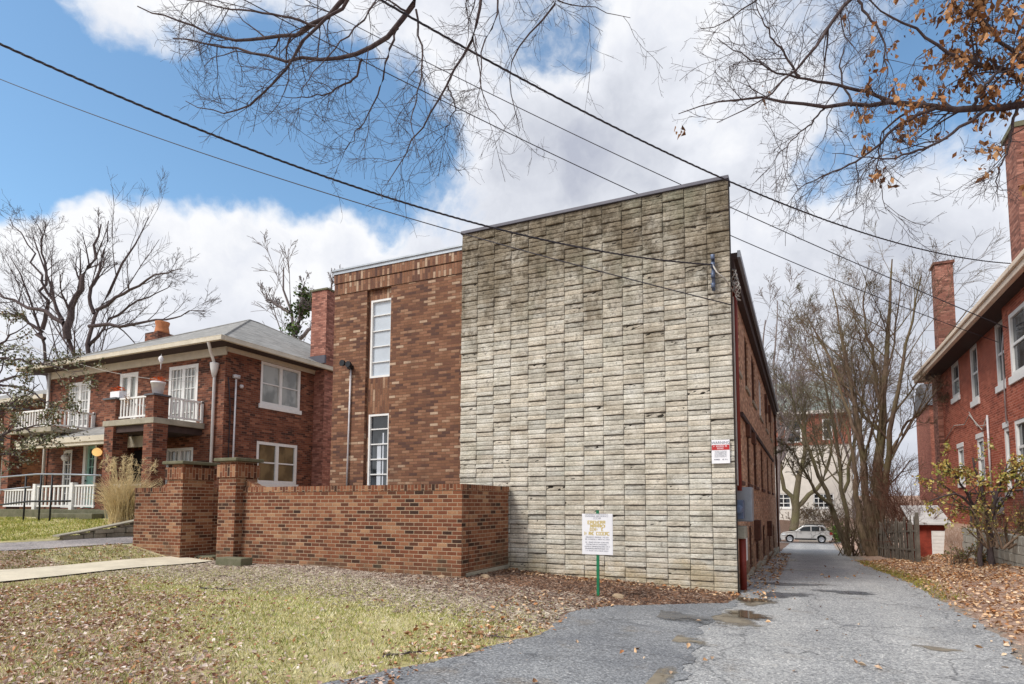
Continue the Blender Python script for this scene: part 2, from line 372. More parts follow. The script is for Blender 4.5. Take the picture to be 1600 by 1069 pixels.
def ground_mat():
    m, nt, b = newmat('lawn_soil'); P = pos_of(nt)
    a = nt.node('ShaderNodeAttribute', attribute_name='Col'); s = nt.sep(a.outputs['Vector'])  # r grass, g mulch, b litter
    n = nt.noise(P, 3.2, 7, .7); f = nt.noise(P, 46, 5, .75); n2 = nt.noise(P, 11, 5, .7)
    soil = nt.ramp(n2, [(.25, S(118,106,98)), (.5, S(158,146,134)), (.75, S(188,176,164))])
    grass = nt.ramp(n, [(.3, S(162,150,98)), (.5, S(196,184,132)), (.7, S(218,206,168))])
    mul = nt.ramp(n2, [(.25, S(76,58,50)), (.5, S(112,90,78)), (.75, S(150,128,112))])
    lit = nt.ramp(n2, [(.25, S(126,92,74)), (.45, S(168,136,116)), (.6, S(194,168,152)), (.8, S(208,190,176))])
    jit = nt.m('MULTIPLY', nt.m('SUBTRACT', nt.noise(P, 6, 6, .75), .5), 1.6)
    k = lambda c, lo=.35, hi=.65: nt.mapr(nt.m('ADD', c, jit), lo, hi, 0, 1, smooth=True)
    col = nt.mix(k(s[0]), soil, grass); col = nt.mix(k(s[2]), col, lit); col = nt.mix(k(s[1], .4, .7), col, mul)
    col = nt.mix(1, col, nt.ramp(f, [(.28, (.5, .5, .5, 1)), (.5, (1, 1, 1, 1)), (.72, (1.35, 1.35, 1.3, 1))]), 'MULTIPLY')
    nt.l.new(col, b.inputs['Base Color']); b.inputs['Roughness'].default_value = .95
    b.inputs['Specular IOR Level'].default_value = .15
    nt.l.new(nt.bump(nt.m('ADD', f, n2), .8, .03), b.inputs['Normal'])
    return m
M['ground'] = ground_mat()
# ------------------------------------------------------------ mesh helpers
class MB:
    def __init__(s): s.v = []; s.f = []; s.mi = []
    def add(s, vs, fs, mi=0):
        o = len(s.v); s.v += [tuple(map(float, p)) for p in vs]
        for f in fs: s.f.append(tuple(i+o for i in f)); s.mi.append(mi)
        return s
    def box(s, x0, x1, y0, y1, z0, z1, mi=0):
        x0, x1 = min(x0, x1), max(x0, x1); y0, y1 = min(y0, y1), max(y0, y1); z0, z1 = min(z0, z1), max(z0, z1)
        vs = [(x, y, z) for z in (z0, z1) for y in (y0, y1) for x in (x0, x1)]
        return s.add(vs, [(0,2,3,1),(4,5,7,6),(0,1,5,4),(2,6,7,3),(0,4,6,2),(1,3,7,5)], mi)
    def prism(s, poly, ext, mi=0):       # planar polygon of 3-d points swept by ext
        n = len(poly); e = np.array(ext); P = [np.array(p, float) for p in poly]
        vs = P + [p+e for p in P]
        return s.add(vs, [tuple(range(n))[::-1], tuple(range(n, 2*n))] + [(i, (i+1) % n, n+(i+1) % n, n+i) for i in range(n)], mi)
    def tube(s, pts, r, n=8, mi=0, cap=True):
        pts = [np.array(p, float) for p in pts]; k = len(pts)
        rs = r if hasattr(r, '__len__') else [r]*k
        vs = []
        for i, p in enumerate(pts):
            t = pts[min(i+1, k-1)] - pts[max(i-1, 0)]; t = t/(np.linalg.norm(t)+1e-9)
            ref = np.array([0, 0, 1.]) if abs(t[2]) < .9 else np.array([1., 0, 0])
            a = np.cross(t, ref); a /= np.linalg.norm(a); b = np.cross(t, a)
            for j in range(n):
                q = 2*math.pi*j/n; vs.append(p + rs[i]*(a*math.cos(q)+b*math.sin(q)))
        fs = [(i*n+j, i*n+(j+1) % n, (i+1)*n+(j+1) % n, (i+1)*n+j) for i in range(k-1) for j in range(n)]
        if cap: fs += [tuple(range(n)), tuple(range((k-1)*n, k*n))[::-1]]
        return s.add(vs, fs, mi)
    def lathe(s, c, prof, n=16, axis='z', mi=0):
        vs = []
        for (r, h) in prof:
            for j in range(n):
                q = 2*math.pi*j/n; a, b = r*math.cos(q), r*math.sin(q)
                d = (a, b, h) if axis == 'z' else ((a, h, b) if axis == 'y' else (h, a, b))
                vs.append((c[0]+d[0], c[1]+d[1], c[2]+d[2]))
        k = len(prof)
        fs = [(i*n+j, i*n+(j+1) % n, (i+1)*n+(j+1) % n, (i+1)*n+j) for i in range(k-1) for j in range(n)]
        fs += [tuple(range(n))[::-1], tuple(range((k-1)*n, k*n))]
        return s.add(vs, fs, mi)
    def build(s, name, mat, parent=None, smooth=False, bevel=0):
        me = bpy.data.meshes.new(name); me.from_pydata(s.v, [], s.f); 
        mats = mat if isinstance(mat, (list, tuple)) else [mat]
        for m in mats: me.materials.append(m)
        if len(mats) > 1: me.polygons.foreach_set('material_index', s.mi)
        return link(name, me, parent, smooth, bevel)
def link(name, me, parent=None, smooth=False, bevel=0):
    import bmesh
    bm = bmesh.new(); bm.from_mesh(me); bmesh.ops.recalc_face_normals(bm, faces=bm.faces); bm.to_mesh(me); bm.free()
    if smooth: me.polygons.foreach_set('use_smooth', [True]*len(me.polygons))
    o = bpy.data.objects.new(name, me); COL.objects.link(o)
    if bevel:
        b = o.modifiers.new('bevel', 'BEVEL'); b.width = bevel; b.segments = 2; b.limit_method = 'ANGLE'
    if parent: par(o, parent)
    return o
def par(o, parent):
    o.parent = parent
    w = Matrix.Identity(4); p = parent
    chain = []
    while p: chain.append(p); p = p.parent
    for p in reversed(chain): w = w @ p.matrix_parent_inverse @ p.matrix_basis
    o.matrix_parent_inverse = w.inverted()
def np_mesh(name, V, Fc, mat, parent=None, colors=None, smooth=False):
    V = np.asarray(V, np.float32); Fc = np.asarray(Fc, np.int32); k = Fc.shape[1]
    me = bpy.data.meshes.new(name)
    me.vertices.add(len(V)); me.vertices.foreach_set('co', V.ravel())
    me.loops.add(Fc.size); me.loops.foreach_set('vertex_index', Fc.ravel())
    me.polygons.add(len(Fc)); me.polygons.foreach_set('loop_start', np.arange(0, Fc.size, k, dtype=np.int32))
    me.polygons.foreach_set('loop_total', np.full(len(Fc), k, np.int32))
    if smooth: me.polygons.foreach_set('use_smooth', np.ones(len(Fc), bool))
    me.update(calc_edges=True)
    if colors is not None:
        a = me.attributes.new('Col', 'FLOAT_COLOR', 'POINT'); C4 = np.ones((len(V), 4), np.float32); C4[:, :3] = colors
        a.data.foreach_set('color', C4.ravel())
    me.materials.append(mat)
    o = bpy.data.objects.new(name, me); COL.objects.link(o)
    if parent: par(o, parent)
    return o
def tag(o, label=None, cat=None, group=None, kind=None):
    for k, v in (('label', label), ('category', cat), ('group', group), ('kind', kind)):
        if v: o[k] = v
    return o
def thing(name, label, cat, loc, group=None):
    o = bpy.data.objects.new(name, None); COL.objects.link(o); o.location = loc; o.empty_display_size = .2
    return tag(o, label, cat, group)
class WF:                         # a wall's own frame: u along it, z up, d out of it
    def __init__(s, axis, pos, facing): s.a, s.p, s.f = axis, pos, facing
    def pt(s, u, z, d): return (s.p+s.f*d, u, z) if s.a == 'x' else (u, s.p+s.f*d, z)
    def box(s, mb, u0, u1, z0, z1, d0, d1, mi=0):
        a, b = s.pt(u0, z0, d0), s.pt(u1, z1, d1); return mb.box(a[0], b[0], a[1], b[1], a[2], b[2], mi)
    def wall(s, mb, u0, u1, z0, z1, holes, th=.3, reveal=.12):
        us = sorted({u0, u1, *[h[0] for h in holes], *[h[1] for h in holes]}); zs = sorted({z0, z1, *[h[2] for h in holes], *[h[3] for h in holes]})
        for i in range(len(us)-1):
            for j in range(len(zs)-1):
                cu, cz = (us[i]+us[i+1])/2, (zs[j]+zs[j+1])/2
                if any(h[0] < cu < h[1] and h[2] < cz < h[3] for h in holes): continue
                mb.add([s.pt(us[i], zs[j], 0), s.pt(us[i+1], zs[j], 0), s.pt(us[i+1], zs[j+1], 0), s.pt(us[i], zs[j+1], 0)], [(0, 1, 2, 3)])
        for h in holes:
            c = [(h[0], h[2]), (h[1], h[2]), (h[1], h[3]), (h[0], h[3])]
            for k in range(4):
                a, b = c[k], c[(k+1) % 4]
                mb.add([s.pt(*a, 0), s.pt(*b, 0), s.pt(*b, -reveal-.05), s.pt(*a, -reveal-.05)], [(0, 1, 2, 3)])
        # back sheet and rim close the wall into a solid
        c = [(u0, z0), (u1, z0), (u1, z1), (u0, z1)]
        mb.add([s.pt(*q, -th) for q in c], [(0, 1, 2, 3)])
        for k in range(4):
            a, b = c[k], c[(k+1) % 4]
            mb.add([s.pt(*a, 0), s.pt(*b, 0), s.pt(*b, -th), s.pt(*a, -th)], [(0, 1, 2, 3)])
    def window(s, parent, u0, u1, z0, z1, vs=1, hs=2, fw=.07, mw=.035, frame=None, gl=None, sill=None, lintel=None, depth=.12, name='window', sill_m=None, two=False, gl2=None):
        fm = frame or M['white']; mb = MB()
        d0, d1 = -depth, -depth+.07
        s.box(mb, u0, u0+fw, z0, z1, d0, d1); s.box(mb, u1-fw, u1, z0, z1, d0, d1)
        s.box(mb, u0+fw, u1-fw, z0, z0+fw, d0, d1-.002); s.box(mb, u0+fw, u1-fw, z1-fw, z1, d0, d1-.002)
        if two: s.box(mb, (u0+u1)/2-fw*.6, (u0+u1)/2+fw*.6, z0+fw, z1-fw, d0, d1-.004)
        for i in range(1, vs): 
            u = u0+(u1-u0)*i/vs
            if two and abs(u-(u0+u1)/2) < fw: continue
            s.box(mb, u-mw/2, u+mw/2, z0+fw, z1-fw, d0+.012, d1-.02)
        for i in range(1, hs):
            z = z0+(z1-z0)*i/hs; s.box(mb, u0+fw, u1-fw, z-mw/2, z+mw/2, d0+.016, d1-.024)
        o = mb.build(name, fm, parent)
        g = MB(); s.box(g, u0+.01, u1-.01, z0+.01, z1-.01, d0-.02, d0+.01)
        g.build('pane', gl or M['glass'], o)
        if sill:
            k = MB(); s.box(k, u0-.06, u1+.06, z0-sill, z0-.002, -.1, .05); k.build('sill', sill_m or M['white'], o, bevel=.008)
        if lintel:
            k = MB(); s.box(k, u0-.05, u1+.05, z1+.002, z1+lintel, -.1, .02); k.build('lintel', sill_m or M['white'], o)
        return o
rng = np.random.default_rng(7)
random.seed(7)

# ------------------------------------------------------------ terrain
def sm(a, b, x): t = np.clip((x-a)/(b-a), 0, 1); return t*t*(3-2*t)
def gz(x, y):
    x = np.asarray(x, float); y = np.asarray(y, float)
    base = np.interp(x, [-60, -27, -22, -18.2, -17.3, -15.2, -13.6, -12.3, -9, -5.8, -4, -1.2, 2.1, 3.4, 4.2, 60], [.9, .9, .92, .84, .70, .66, .42, .32, .33, .26, .13, 0, 0, .16, .34, .34])
    left = sm(-11.0, -14.0, x)
    lawn = sm(-17.4, -18.6, x)
    base = base + lawn*np.clip((y-9.5)*.11, -.25, .32)
    base = base - left*np.clip((6-y)*.05, 0, .3)
    front = sm(9.0, 11.3, y)*sm(-5.6, -6.3, x)*0
    drop = np.where(y > 14, (y-14)*.042, 0); drop = np.minimum(drop, 1.95)
    right = sm(-11, -3, x)
    z = base - drop*right
    yard = sm(4.36, 4.44, x)*sm(13.5, 13.6, y)*sm(33, 30, y)
    z = z + yard*(.95-.34+drop*.95)
    hill = np.clip((y-63)*.13, 0, 4.5)*sm(-40, -20, x)
    z = z + hill
    z = z + .02*np.sin(x*1.7+y*.9)*np.sin(y*1.3-x*.6)*sm(2.6, 4, np.hypot(x-.5, y*.2))*sm(60, 20, np.hypot(x, y))
    return z
def drive_l(y): return np.interp(y, [-12, 2, 4.5, 5.6, 6.8, 8.0, 8.9, 9.6, 10.3, 11.0, 30, 64], [-7, -4.6, -3.56, -3.15, -2.92, -3.12, -2.75, -1.95, -1.2, -1.1, -1.1, -1.1])
def drive_r(y): return np.interp(y, [-12, 2, 7, 9, 12.7, 17.5, 23.4, 30, 40, 64], [4.2, 2.4, 1.95, 2.2, 2.06, 1.95, 1.75, 1.7, 1.8, 2.6])
def masks(x, y):
    g = np.full(np.shape(x), .25); m = np.zeros(np.shape(x)); l = np.zeros(np.shape(x))
    # yellow-green turf in the middle of the front lawn
    g = np.where((x > -12.3) & (x < -2.2), .25 + .85*sm(8.4, 7.2, y + .25*(x+5))*sm(1.8, 3.0, y), g)
    g = np.where(x < -17.5, .95, g); g = np.where((x > -15.2) & (x < -13.6), .6, g)
    l = np.where((x < -3.4) & (y < 7.2), np.maximum(l, sm(5.9, 4.2, y+.45*(x+7))*.6), l)
    l = np.where((x < -5.2) & (y < 7), np.maximum(l, sm(-6.0, -8.2, x)*sm(6.6, 5.4, y)*.62), l)
    m = np.where((x > -6.5) & (x < -1.0), sm(7.6, 8.8, y + .12*(x+3))*.95, m)
    l = np.where((x > -4.4) & (x < -2.3) & (y < 8.5), np.maximum(l, .5*sm(-4.2, -3.2, x)), l)
    m = np.where((x <= -6.5) & (x > -12.3), sm(8.0, 9.4, y)*.58, m)
    g = np.where(m > .2, g*.4, g)
    l = np.where(x > 1.7, np.maximum(.75*sm(1.8, 2.5, x), 0), l); g = np.where(x > 1.7, .1, g)
    l = np.where((x > -1.25) & (x < -.4) & (y > 10.5), .8, l)
    return g, m, l
def build_ground():
    def axis(parts):
        out = []
        for a, b, st in parts: out += list(np.arange(a, b-1e-6, st))
        out.append(parts[-1][1]); return np.array(out)
    xs = axis([(-300, -60, 20), (-60, -30, 3), (-30, -19, .6), (-19, 4.3, .16), (4.3, 4.5, .05), (4.5, 12, .5), (12, 40, 4), (40, 300, 20)])
    ys = axis([(-60, -6, 6), (-6, 1.4, .5), (1.4, 14, .16), (14, 34, .5), (34, 100, 3), (100, 500, 25)])
    X, Y = np.meshgrid(xs, ys); Z = gz(X, Y)
    V = np.stack([X, Y, Z], -1).reshape(-1, 3); nx, ny = len(xs), len(ys)
    i = np.arange(nx*ny).reshape(ny, nx)
    F_ = np.stack([i[:-1, :-1], i[:-1, 1:], i[1:, 1:], i[1:, :-1]], -1).reshape(-1, 4)
    g, m, l = masks(V[:, 0], V[:, 1])
    o = np_mesh('ground', V, F_, M['ground'], colors=np.stack([g, m, l], -1), smooth=True)
    tag(o, kind='structure')
build_ground()
def strip(name, ys, lf, rf, mat, lift, n=14, edge=0.0, fz=gz):
    V = []; k = len(ys)
    for y in ys:
        a, b = lf(y), rf(y)
        if edge: a += edge*(math.sin(y*5.1)+math.sin(y*11.7+1)*.6+math.sin(y*23)*.4); b += edge*(math.sin(y*4.3+2)+math.sin(y*13.1)*.6+math.sin(y*27)*.4)
        for t in np.linspace(0, 1, n): x = a+(b-a)*t; V.append((x, y, float(fz(x, y))+lift))
    F_ = [(j*n+i, j*n+i+1, (j+1)*n+i+1, (j+1)*n+i) for j in range(k-1) for i in range(n-1)]
    return tag(np_mesh(name, V, F_, mat, smooth=True), kind='structure')
strip('driveway', np.concatenate([np.arange(-10, 2, .5), np.arange(2, 16, .1), np.arange(16, 66, .5)]), drive_l, drive_r, M['asphalt'], .014, 30, .035)
strip('side_driveway', np.arange(-12, 34, .3), lambda y: -17.35, lambda y: -15.25, M['asphalt_old'], .012, 12, .03)
strip('front_path', np.arange(-12, 9.75, .25), lambda y: -13.55 + .02*math.sin(y), lambda y: -12.35, M['path'], .03, 8)
strip('rear_lane', np.arange(57.5, 63, .5), lambda y: -40., lambda y: 40., M['asphalt_old'], .02, 60)
strip('driveway_apron', np.arange(2, 10.6, .1), lambda y: drive_l(y)+.01, lambda y: -1.15+.10*math.sin(y*1.3)+.05*math.sin(y*9)+.03*math.sin(y*31)+(y-8)*.02, M['asphalt_apron'], .021, 16, .03)
def blob(name, cx, cy, rx, ry, mat, lift, seed, kind='structure'):
    r_ = random.Random(seed); ph = [r_.uniform(0, 6.3) for _ in range(4)]; n = 48
    V = [(cx, cy, float(gz(cx, cy))+lift)]
    for j in range(n):
        q = 2*math.pi*j/n; k = 1+.22*math.sin(2*q+ph[0])+.16*math.sin(3*q+ph[1])+.10*math.sin(5*q+ph[2])+.05*math.sin(9*q+ph[3])
        x, y = cx+rx*k*math.cos(q), cy+ry*k*math.sin(q); V.append((x, y, V[0][2]))
    F_ = [(0, j+1, (j+1) % n+1) for j in range(n)]
    cl = np.zeros((n+1, 3)); cl[0] = 1; return tag(np_mesh(name, V, F_, mat, colors=cl), kind=kind)
# ------------------------------------------------------------ the apartment building
GA = -1.6
apt = thing('apartment_building', 'flat roofed apartment block with pale split-face block front and brick left bay', 'building', (-4, 12, 0))
def stone_wall():
    X0, X1, Y, Z0, Z1 = -7.085, -1.125, 11.52, -.2, 7.905
    nc = 14; cw = (X1-X0)/nc; ch = .1014; nr = int((Z1-Z0)/ch)
    V, Fs, Cs = [], [], []
    NU, NV = 9, 6
    for c in range(nc):
        for r in range(nr+1):
            z1 = Z1 - r*ch; z0 = z1-ch
            ph = (r + 2*(c % 2)) % 4            # every fourth course hangs out over the one below
            o = (.002, .004, .009, .027)[ph] + rng.uniform(-.005, .005)
            if ph == 3 and rng.random() < .18: o -= .014
            tone = .82 + .26*rng.random(); warm = rng.uniform(-.03, .03)
            g = .0042; x0, x1 = X0+c*cw+g, X0+(c+1)*cw-g; b0, b1 = z0+(.011 if ph == 3 else .0048), z1-(.006 if ph == 0 else .0042)
            us = np.r_[0, .012, np.linspace(.17, .83, NU-4), .988, 1]; vs = np.r_[0, .05, .36, .64, .95, 1]
            U, Vv = np.meshgrid(us, vs)
            edge = np.minimum.reduce([U*cw, (1-U)*cw, Vv*ch, (1-Vv)*ch])
            rough = rng.uniform(-.007, .007, U.shape) + .005*np.sin(U*9+rng.uniform(0, 6))*np.cos(Vv*5+rng.uniform(0, 6))
            d = o + np.where(edge < 1e-6, -.002, .003+rough)
            px = x0+(x1-x0)*U; pz = b0+(b1-b0)*Vv; py = Y-d
            n0 = len(V); P = np.stack([px, py, pz], -1).reshape(-1, 3); V += P.tolist()
            for j in range(NV-1):
                for i in range(NU-1):
                    a = n0+j*NU+i; Fs.append((a, a+1, a+NU+1, a+NU))
            rim = [n0+i for i in range(NU)] + [n0+j*NU+NU-1 for j in range(1, NV)] + [n0+(NV-1)*NU+i for i in range(NU-2, -1, -1)] + [n0+j*NU for j in range(NV-2, 0, -1)]
            k0 = len(V); V += [(V[q][0], Y+.03, V[q][2]) for q in rim]; L = len(rim)
            for q in range(L): Fs.append((rim[q], rim[(q+1) % L], k0+(q+1) % L, k0+q)[::-1])
            Cs += [(tone+warm, tone, tone-warm)]*(len(V)-n0)
    o = np_mesh('stone_wall', V, Fs, M['stone'], apt, colors=np.array(Cs))
    mb = MB(); mb.box(X0+.004, X1-.004, Y+.004, Y+.26, Z0, Z1); mb.build('backing_wall', M['joint'], apt)
    mb = MB(); mb.box(X0-.02, X1+.012, Y-.05, Y+.30, Z1+.002, Z1+.075); mb.build('coping', M['metal_dark'], apt, bevel=.008)
stone_wall()
# brick left bay with the recessed strip that holds two tall windows
bf = WF('y', 11.62, -1)
BX0, BX1 = -10.98, -7.09
RU0, RU1 = -9.93, -9.18
mb = MB(); bf.wall(mb, BX0, BX1, -.3, 7.03, [(RU0, RU1, 1.2, 7.028)], .34, .07); mb.build('brick_wall', M['brick_facade'], apt)
W1 = (-9.86, -9.20, 4.79, 6.78); W2 = (-9.86, -9.22, 2.0, 3.87)
rf = WF('y', 11.70, -1)
mb = MB(); rf.wall(mb, RU0, RU1, 1.2, 7.03, [W1, W2], .2, .06); mb.build('recessed_panel', M['soldier_facade'], apt)
rf.window(apt, *W1, vs=1, hs=5, fw=.05, mw=.022, gl=M['glass_frost'], depth=.07)
w_ = rf.window(apt, *W2, vs=1, hs=5, fw=.05, mw=.03, gl=M['glass'], depth=.07)
k = MB(); k.box(-9.62, -9.50, 11.752, 11.77, 2.1, 3.1); k.box(-9.46, -9.42, 11.752, 11.77, 2.1, 3.4); k.build('blind', M['greyblind'], w_)
for z0, z1, d in ((7.045, 7.325, .012), (7.345, 7.58, .03)):
    mb = MB(); bf.box(mb, BX0-.01, BX1, z0, z1, -.3, d); mb.build('soldier_band', M['soldier_facade'], apt)
mb = MB(); bf.box(mb, BX0-.03, BX1, 7.582, 7.66, -.35, .05); bf.box(mb, BX0-.05, BX1, 7.662, 7.70, -.36, .08); mb.build('flashing', M['flash'], apt)
mb = MB(); mb.box(BX0, BX0+.3, 11.98, 32.4, -.3, 6.4); mb.box(BX0, -1.25, 32.42, 32.7, -2, 6.4); mb.build('rear_wall', M['brick_side'], apt)
mb = MB(); mb.box(BX0+.31, -1.56, 11.99, 32.4, 6.2, 6.36); mb.build('roof', M['metal_dark'], apt)
# side wall on the drive
sw = WF('x', -1.22, 1)
spans = [(12.75, 14.15), (15.5, 16.5), (17.7, 19.1), (20.9, 22.3), (24.6, 26.0), (28.2, 29.6)]
holes = [(a, b, 4.6, 5.95) for a, b in spans] + [(a, b, 2.15, 3.52) for a, b in spans] + [(a, b, .12-(a-12)*.03, 1.2-(a-12)*.03) for a, b in spans[1:]]
mb = MB(); sw.wall(mb, 11.80, 32.4, -1.4, 6.25, holes, .3, .1); mb.build('side_wall', M['brick_side'], apt)
for q, (a, b, z0, z1) in enumerate(holes):
    sw.window(apt, a, b, z0, z1, hs=2, fw=.06, sill=.09, gl=M['glass'] if q % 3 else M['glass_mid'], depth=.1, frame=M['white'] if q in (0, 3, 6) else M['brown_wood'], sill_m=M['concrete'] if q < 6 or q > 11 else M['brown_wood'])
mb = MB(); sw.box(mb, 13.9, 29.9, 3.62, 3.72, -.05, .06); mb.build('lintel_band', M['soffit'], apt)
for y in (15.2, 17.0, 24.2, 27.0):
    mb = MB(); sw.box(mb, y, y+.5, 3.3 if y < 20 else 5.2, 3.6 if y < 20 else 5.9, -.02, .10); mb.build('wall_panel', M['brown_wood'], apt, bevel=.01)
for y in (17.1, 23.6):
    mb = MB(); sw.box(mb, y, y+.55, .75-(y-14)*.03, 1.3-(y-14)*.03, -.02, .16); mb.build('vent_hood', M['brown_wood'], apt, bevel=.01)
mb = MB(); sw.box(mb, 11.82, 32.8, 6.2, 6.42, -.4, .14); sw.box(mb, 11.82, 32.8, 6.422, 6.56, -.42, .20); mb.build('eave', [M['tan_fascia']][0] if 0 else M['soffit'], apt, bevel=.01)
mb = MB(); sw.box(mb, 11.80, 32.85, 6.45, 6.585, .202, .26); mb.build('gutter', M['metal_grey'], apt)
for y0, y1, zz in ((11.82, 15.4, .02), (16.6, 20.6, -.15), (22.5, 32.3, -.5)):
    mb = MB(); sw.box(mb, y0, y1, -1.5, zz, .002, .10); mb.build('foundation', M['concrete'], apt, bevel=.01)
mb = MB(); mb.tube([(-1.15, 32.35, -1), (-1.15, 32.35, 6.3)], .05); mb.build('downspout', M['brown_wood'], apt)
# service entry at the corner
mb = MB(); mb.tube([(-1.10, 12.02, 1.9), (-1.10, 12.02, 6.05)], .045, 10); mb.build('service_conduit', M['redpipe'], apt, True)
mb = MB(); mb.tube([(-1.12, 11.88, 2.0), (-1.12, 11.88, 5.7)], .016, 6); mb.tube([(-1.13, 12.2, 2.6), (-1.13, 12.2, 5.2)], .02, 6); mb.build('thin_conduit', M['cable_pale'], apt)
mb = MB(); mb.box(-1.215, -.90, 12.35, 12.75, 1.30, 1.98); mb.build('meter_box', M['metal_grey'], apt, bevel=.02)
mb = MB(); mb.box(-1.215, -1.03, 11.86, 12.2, 1.36, 1.72); mb.lathe((-1.12, 11.83, 1.54), [(.09, .03), (.09, -.06), (.06, -.10)], 14, 'y'); mb.build('meter', M['bluegrey'], apt, bevel=.01)
mb = MB(); mb.box(-1.215, -1.0, 11.9, 12.35, .98, 1.22); mb.build('junction_box', M['concrete'], apt, bevel=.03)
mb = MB(); mb.tube([(-1.07, 12.0, -.05), (-1.07, 12.0, .98)], .065, 10); mb.tube([(-1.16, 11.86, -.05), (-1.16, 11.86, 1.36)], .02, 6, 0); mb.build('riser_pipe', M['redpipe'], apt, True)
mb = MB(); mb.box(-1.215, -1.10, 13.0, 13.5, .45, 1.15); mb.build('access_panel', M['white'], apt, bevel=.01)
# insulator rack on the stone
mb = MB(); mb.box(-1.46, -1.40, 11.41, 11.46, 5.72, 6.38)
for z in (5.80, 6.0, 6.2, 6.36): mb.lathe((-1.43, 11.38, z), [(.02, -.05), (.05, -.035), (.03, 0), (.05, .035), (.02, .05)], 12)
mb.build('insulator_rack', M['bluegrey'], apt, True)
cb = MB()
for q in range(5):
    a = q*.9; pts = []
    for t in np.linspace(0, 1, 14):
        th = t*6.3+a; pts.append((-1.08+.05*math.sin(3*th)+.04*q*.4, 11.78+.10*math.cos(th), 6.05-.08*q+.16*math.sin(th)))
    cb.tube(pts, .009, 5)
cb.tube([(-1.43, 11.36, 6.2), (-1.35, 11.30, 6.02), (-1.22, 11.36, 5.9), (-1.10, 11.7, 5.75), (-1.10, 12.0, 6.05)], .014, 6)
cb.build('cable_loops', M['cable_pale'], apt, True)
# lamp on its conduit, left bay
mb = MB(); mb.tube([(-10.40, 11.58, 1.6), (-10.36, 11.58, 5.06)], .022, 8); mb.build('lamp_conduit', M['conduit'], apt, True)
fl = MB(); fl.box(-10.41, -10.31, 11.50, 11.62, 5.04, 5.14); fl.lathe((-10.46, 11.44, 5.17), [(.03, .06), (.075, -.02), (.08, -.08)], 12, 'y'); fl.lathe((-10.27, 11.44, 5.12), [(.03, .06), (.075, -.02), (.08, -.08)], 12, 'y'); fl.build('floodlight', M['black'], apt)

# ------------------------------------------------------------ courtyard walls
def cap_wall(mb, mc, x0, x1, y0, y1, z0, z1, cap=.115):
    mb.box(x0, x1, y0, y1, z0, z1-cap); mc.box(x0-.012, x1+.012, y0-.012, y1+.012, z1-cap+.001, z1)
def pier(parent, x0, x1, y0, y1, top):
    mb = MB(); mb.box(x0, x1, y0, y1, -.2, top-.36); mb.box(x0+.01, x1-.01, y0+.01, y1-.01, top-.07, top-.001); p = mb.build('pier', M['brick_court'], parent)
    mb = MB(); mb.box(x0-.035, x1+.035, y0-.035, y1+.035, top-.358, top-.072); mb.build('collar', M['soldier_court'], p)
    mb = MB(); mb.box(x0-.09, x1+.09, y0-.09, y1+.09, top+.001, top+.075); mb.build('pier_cap', M['concrete_dark'], p, bevel=.015)
cw_ = thing('courtyard_wall', 'long low brick courtyard wall joining the pale block front, with gate pier at its left end', 'wall', (-8.5, 9.6, .3))
mb, mc = MB(), MB()
cap_wall(mb, mc, -11.55, -5.81, 9.53, 9.78, -.2, 2.02); cap_wall(mb, mc, -6.06, -5.81, 9.80, 11.44, .36, 2.019)
mb.build('wall', M['brick_court'], cw_); mc.build('wall_cap', M['soldier_court'], cw_)
mb = MB(); mb.box(-6.09, -5.79, 9.70, 11.44, -.3, .355); mb.build('footing', M['concrete'], cw_, bevel=.01)
mb = MB(); mb.prism([(-11.48, 9.55, 2.021), (-11.0, 9.55, 2.021), (-11.2, 9.55, 2.06), (-11.48, 9.55, 2.20)], (0, .2, 0)); mb.build('ramped_cap', M['soldier_court'], cw_)
pier(cw_, -12.06, -11.52, 9.33, 9.90, 2.60)
cl_ = thing('courtyard_wall', 'short brick courtyard wall left of the gate with pier and dark inner return', 'wall', (-14.2, 9.6, .4))
mb, mc = MB(), MB()
cap_wall(mb, mc, -14.98, -13.76, 9.33, 9.58, -.2, 2.04); cap_wall(mb, mc, -13.55, -13.30, 10.14, 16.2, -.2, 2.04); cap_wall(mb, mc, -14.98, -14.73, 9.60, 16.2, -.2, 2.038)
mb.build('wall', M['brick_court'], cl_); mc.build('wall_cap', M['soldier_court'], cl_)
pier(cl_, -13.80, -13.25, 9.32, 10.12, 2.58)
mb = MB(); mb.prism([(-13.80, 9.35, 2.041), (-14.2, 9.35, 2.041), (-14.0, 9.35, 2.075), (-13.80, 9.35, 2.16)], (0, .2, 0)); mb.build('ramped_cap', M['soldier_court'], cl_)
mb = MB(); mb.box(-13.24, -12.07, 10.5, 11.6, .1, .62); mb.box(-13.24, -12.07, 11.61, 16, .1, .64); tag(mb.build('concrete_step', M['concrete_dark'], bevel=.015), 'mossy concrete step inside the brick gateway', 'step')
mb = MB(); mb.box(-13.23, -12.62, 9.66, 10.06, .1, .43); tag(mb.build('concrete_slab', M['concrete_dark'], bevel=.02), 'dark flat concrete slab at the foot of the left gate pier', 'slab')
mb = MB(); mb.box(-11.62, -10.85, 8.98, 9.28, .1, .50); tag(mb.build('concrete_kerb', M['concrete_dark'], bevel=.02), 'dark concrete kerb block in front of the right gate pier', 'kerb')

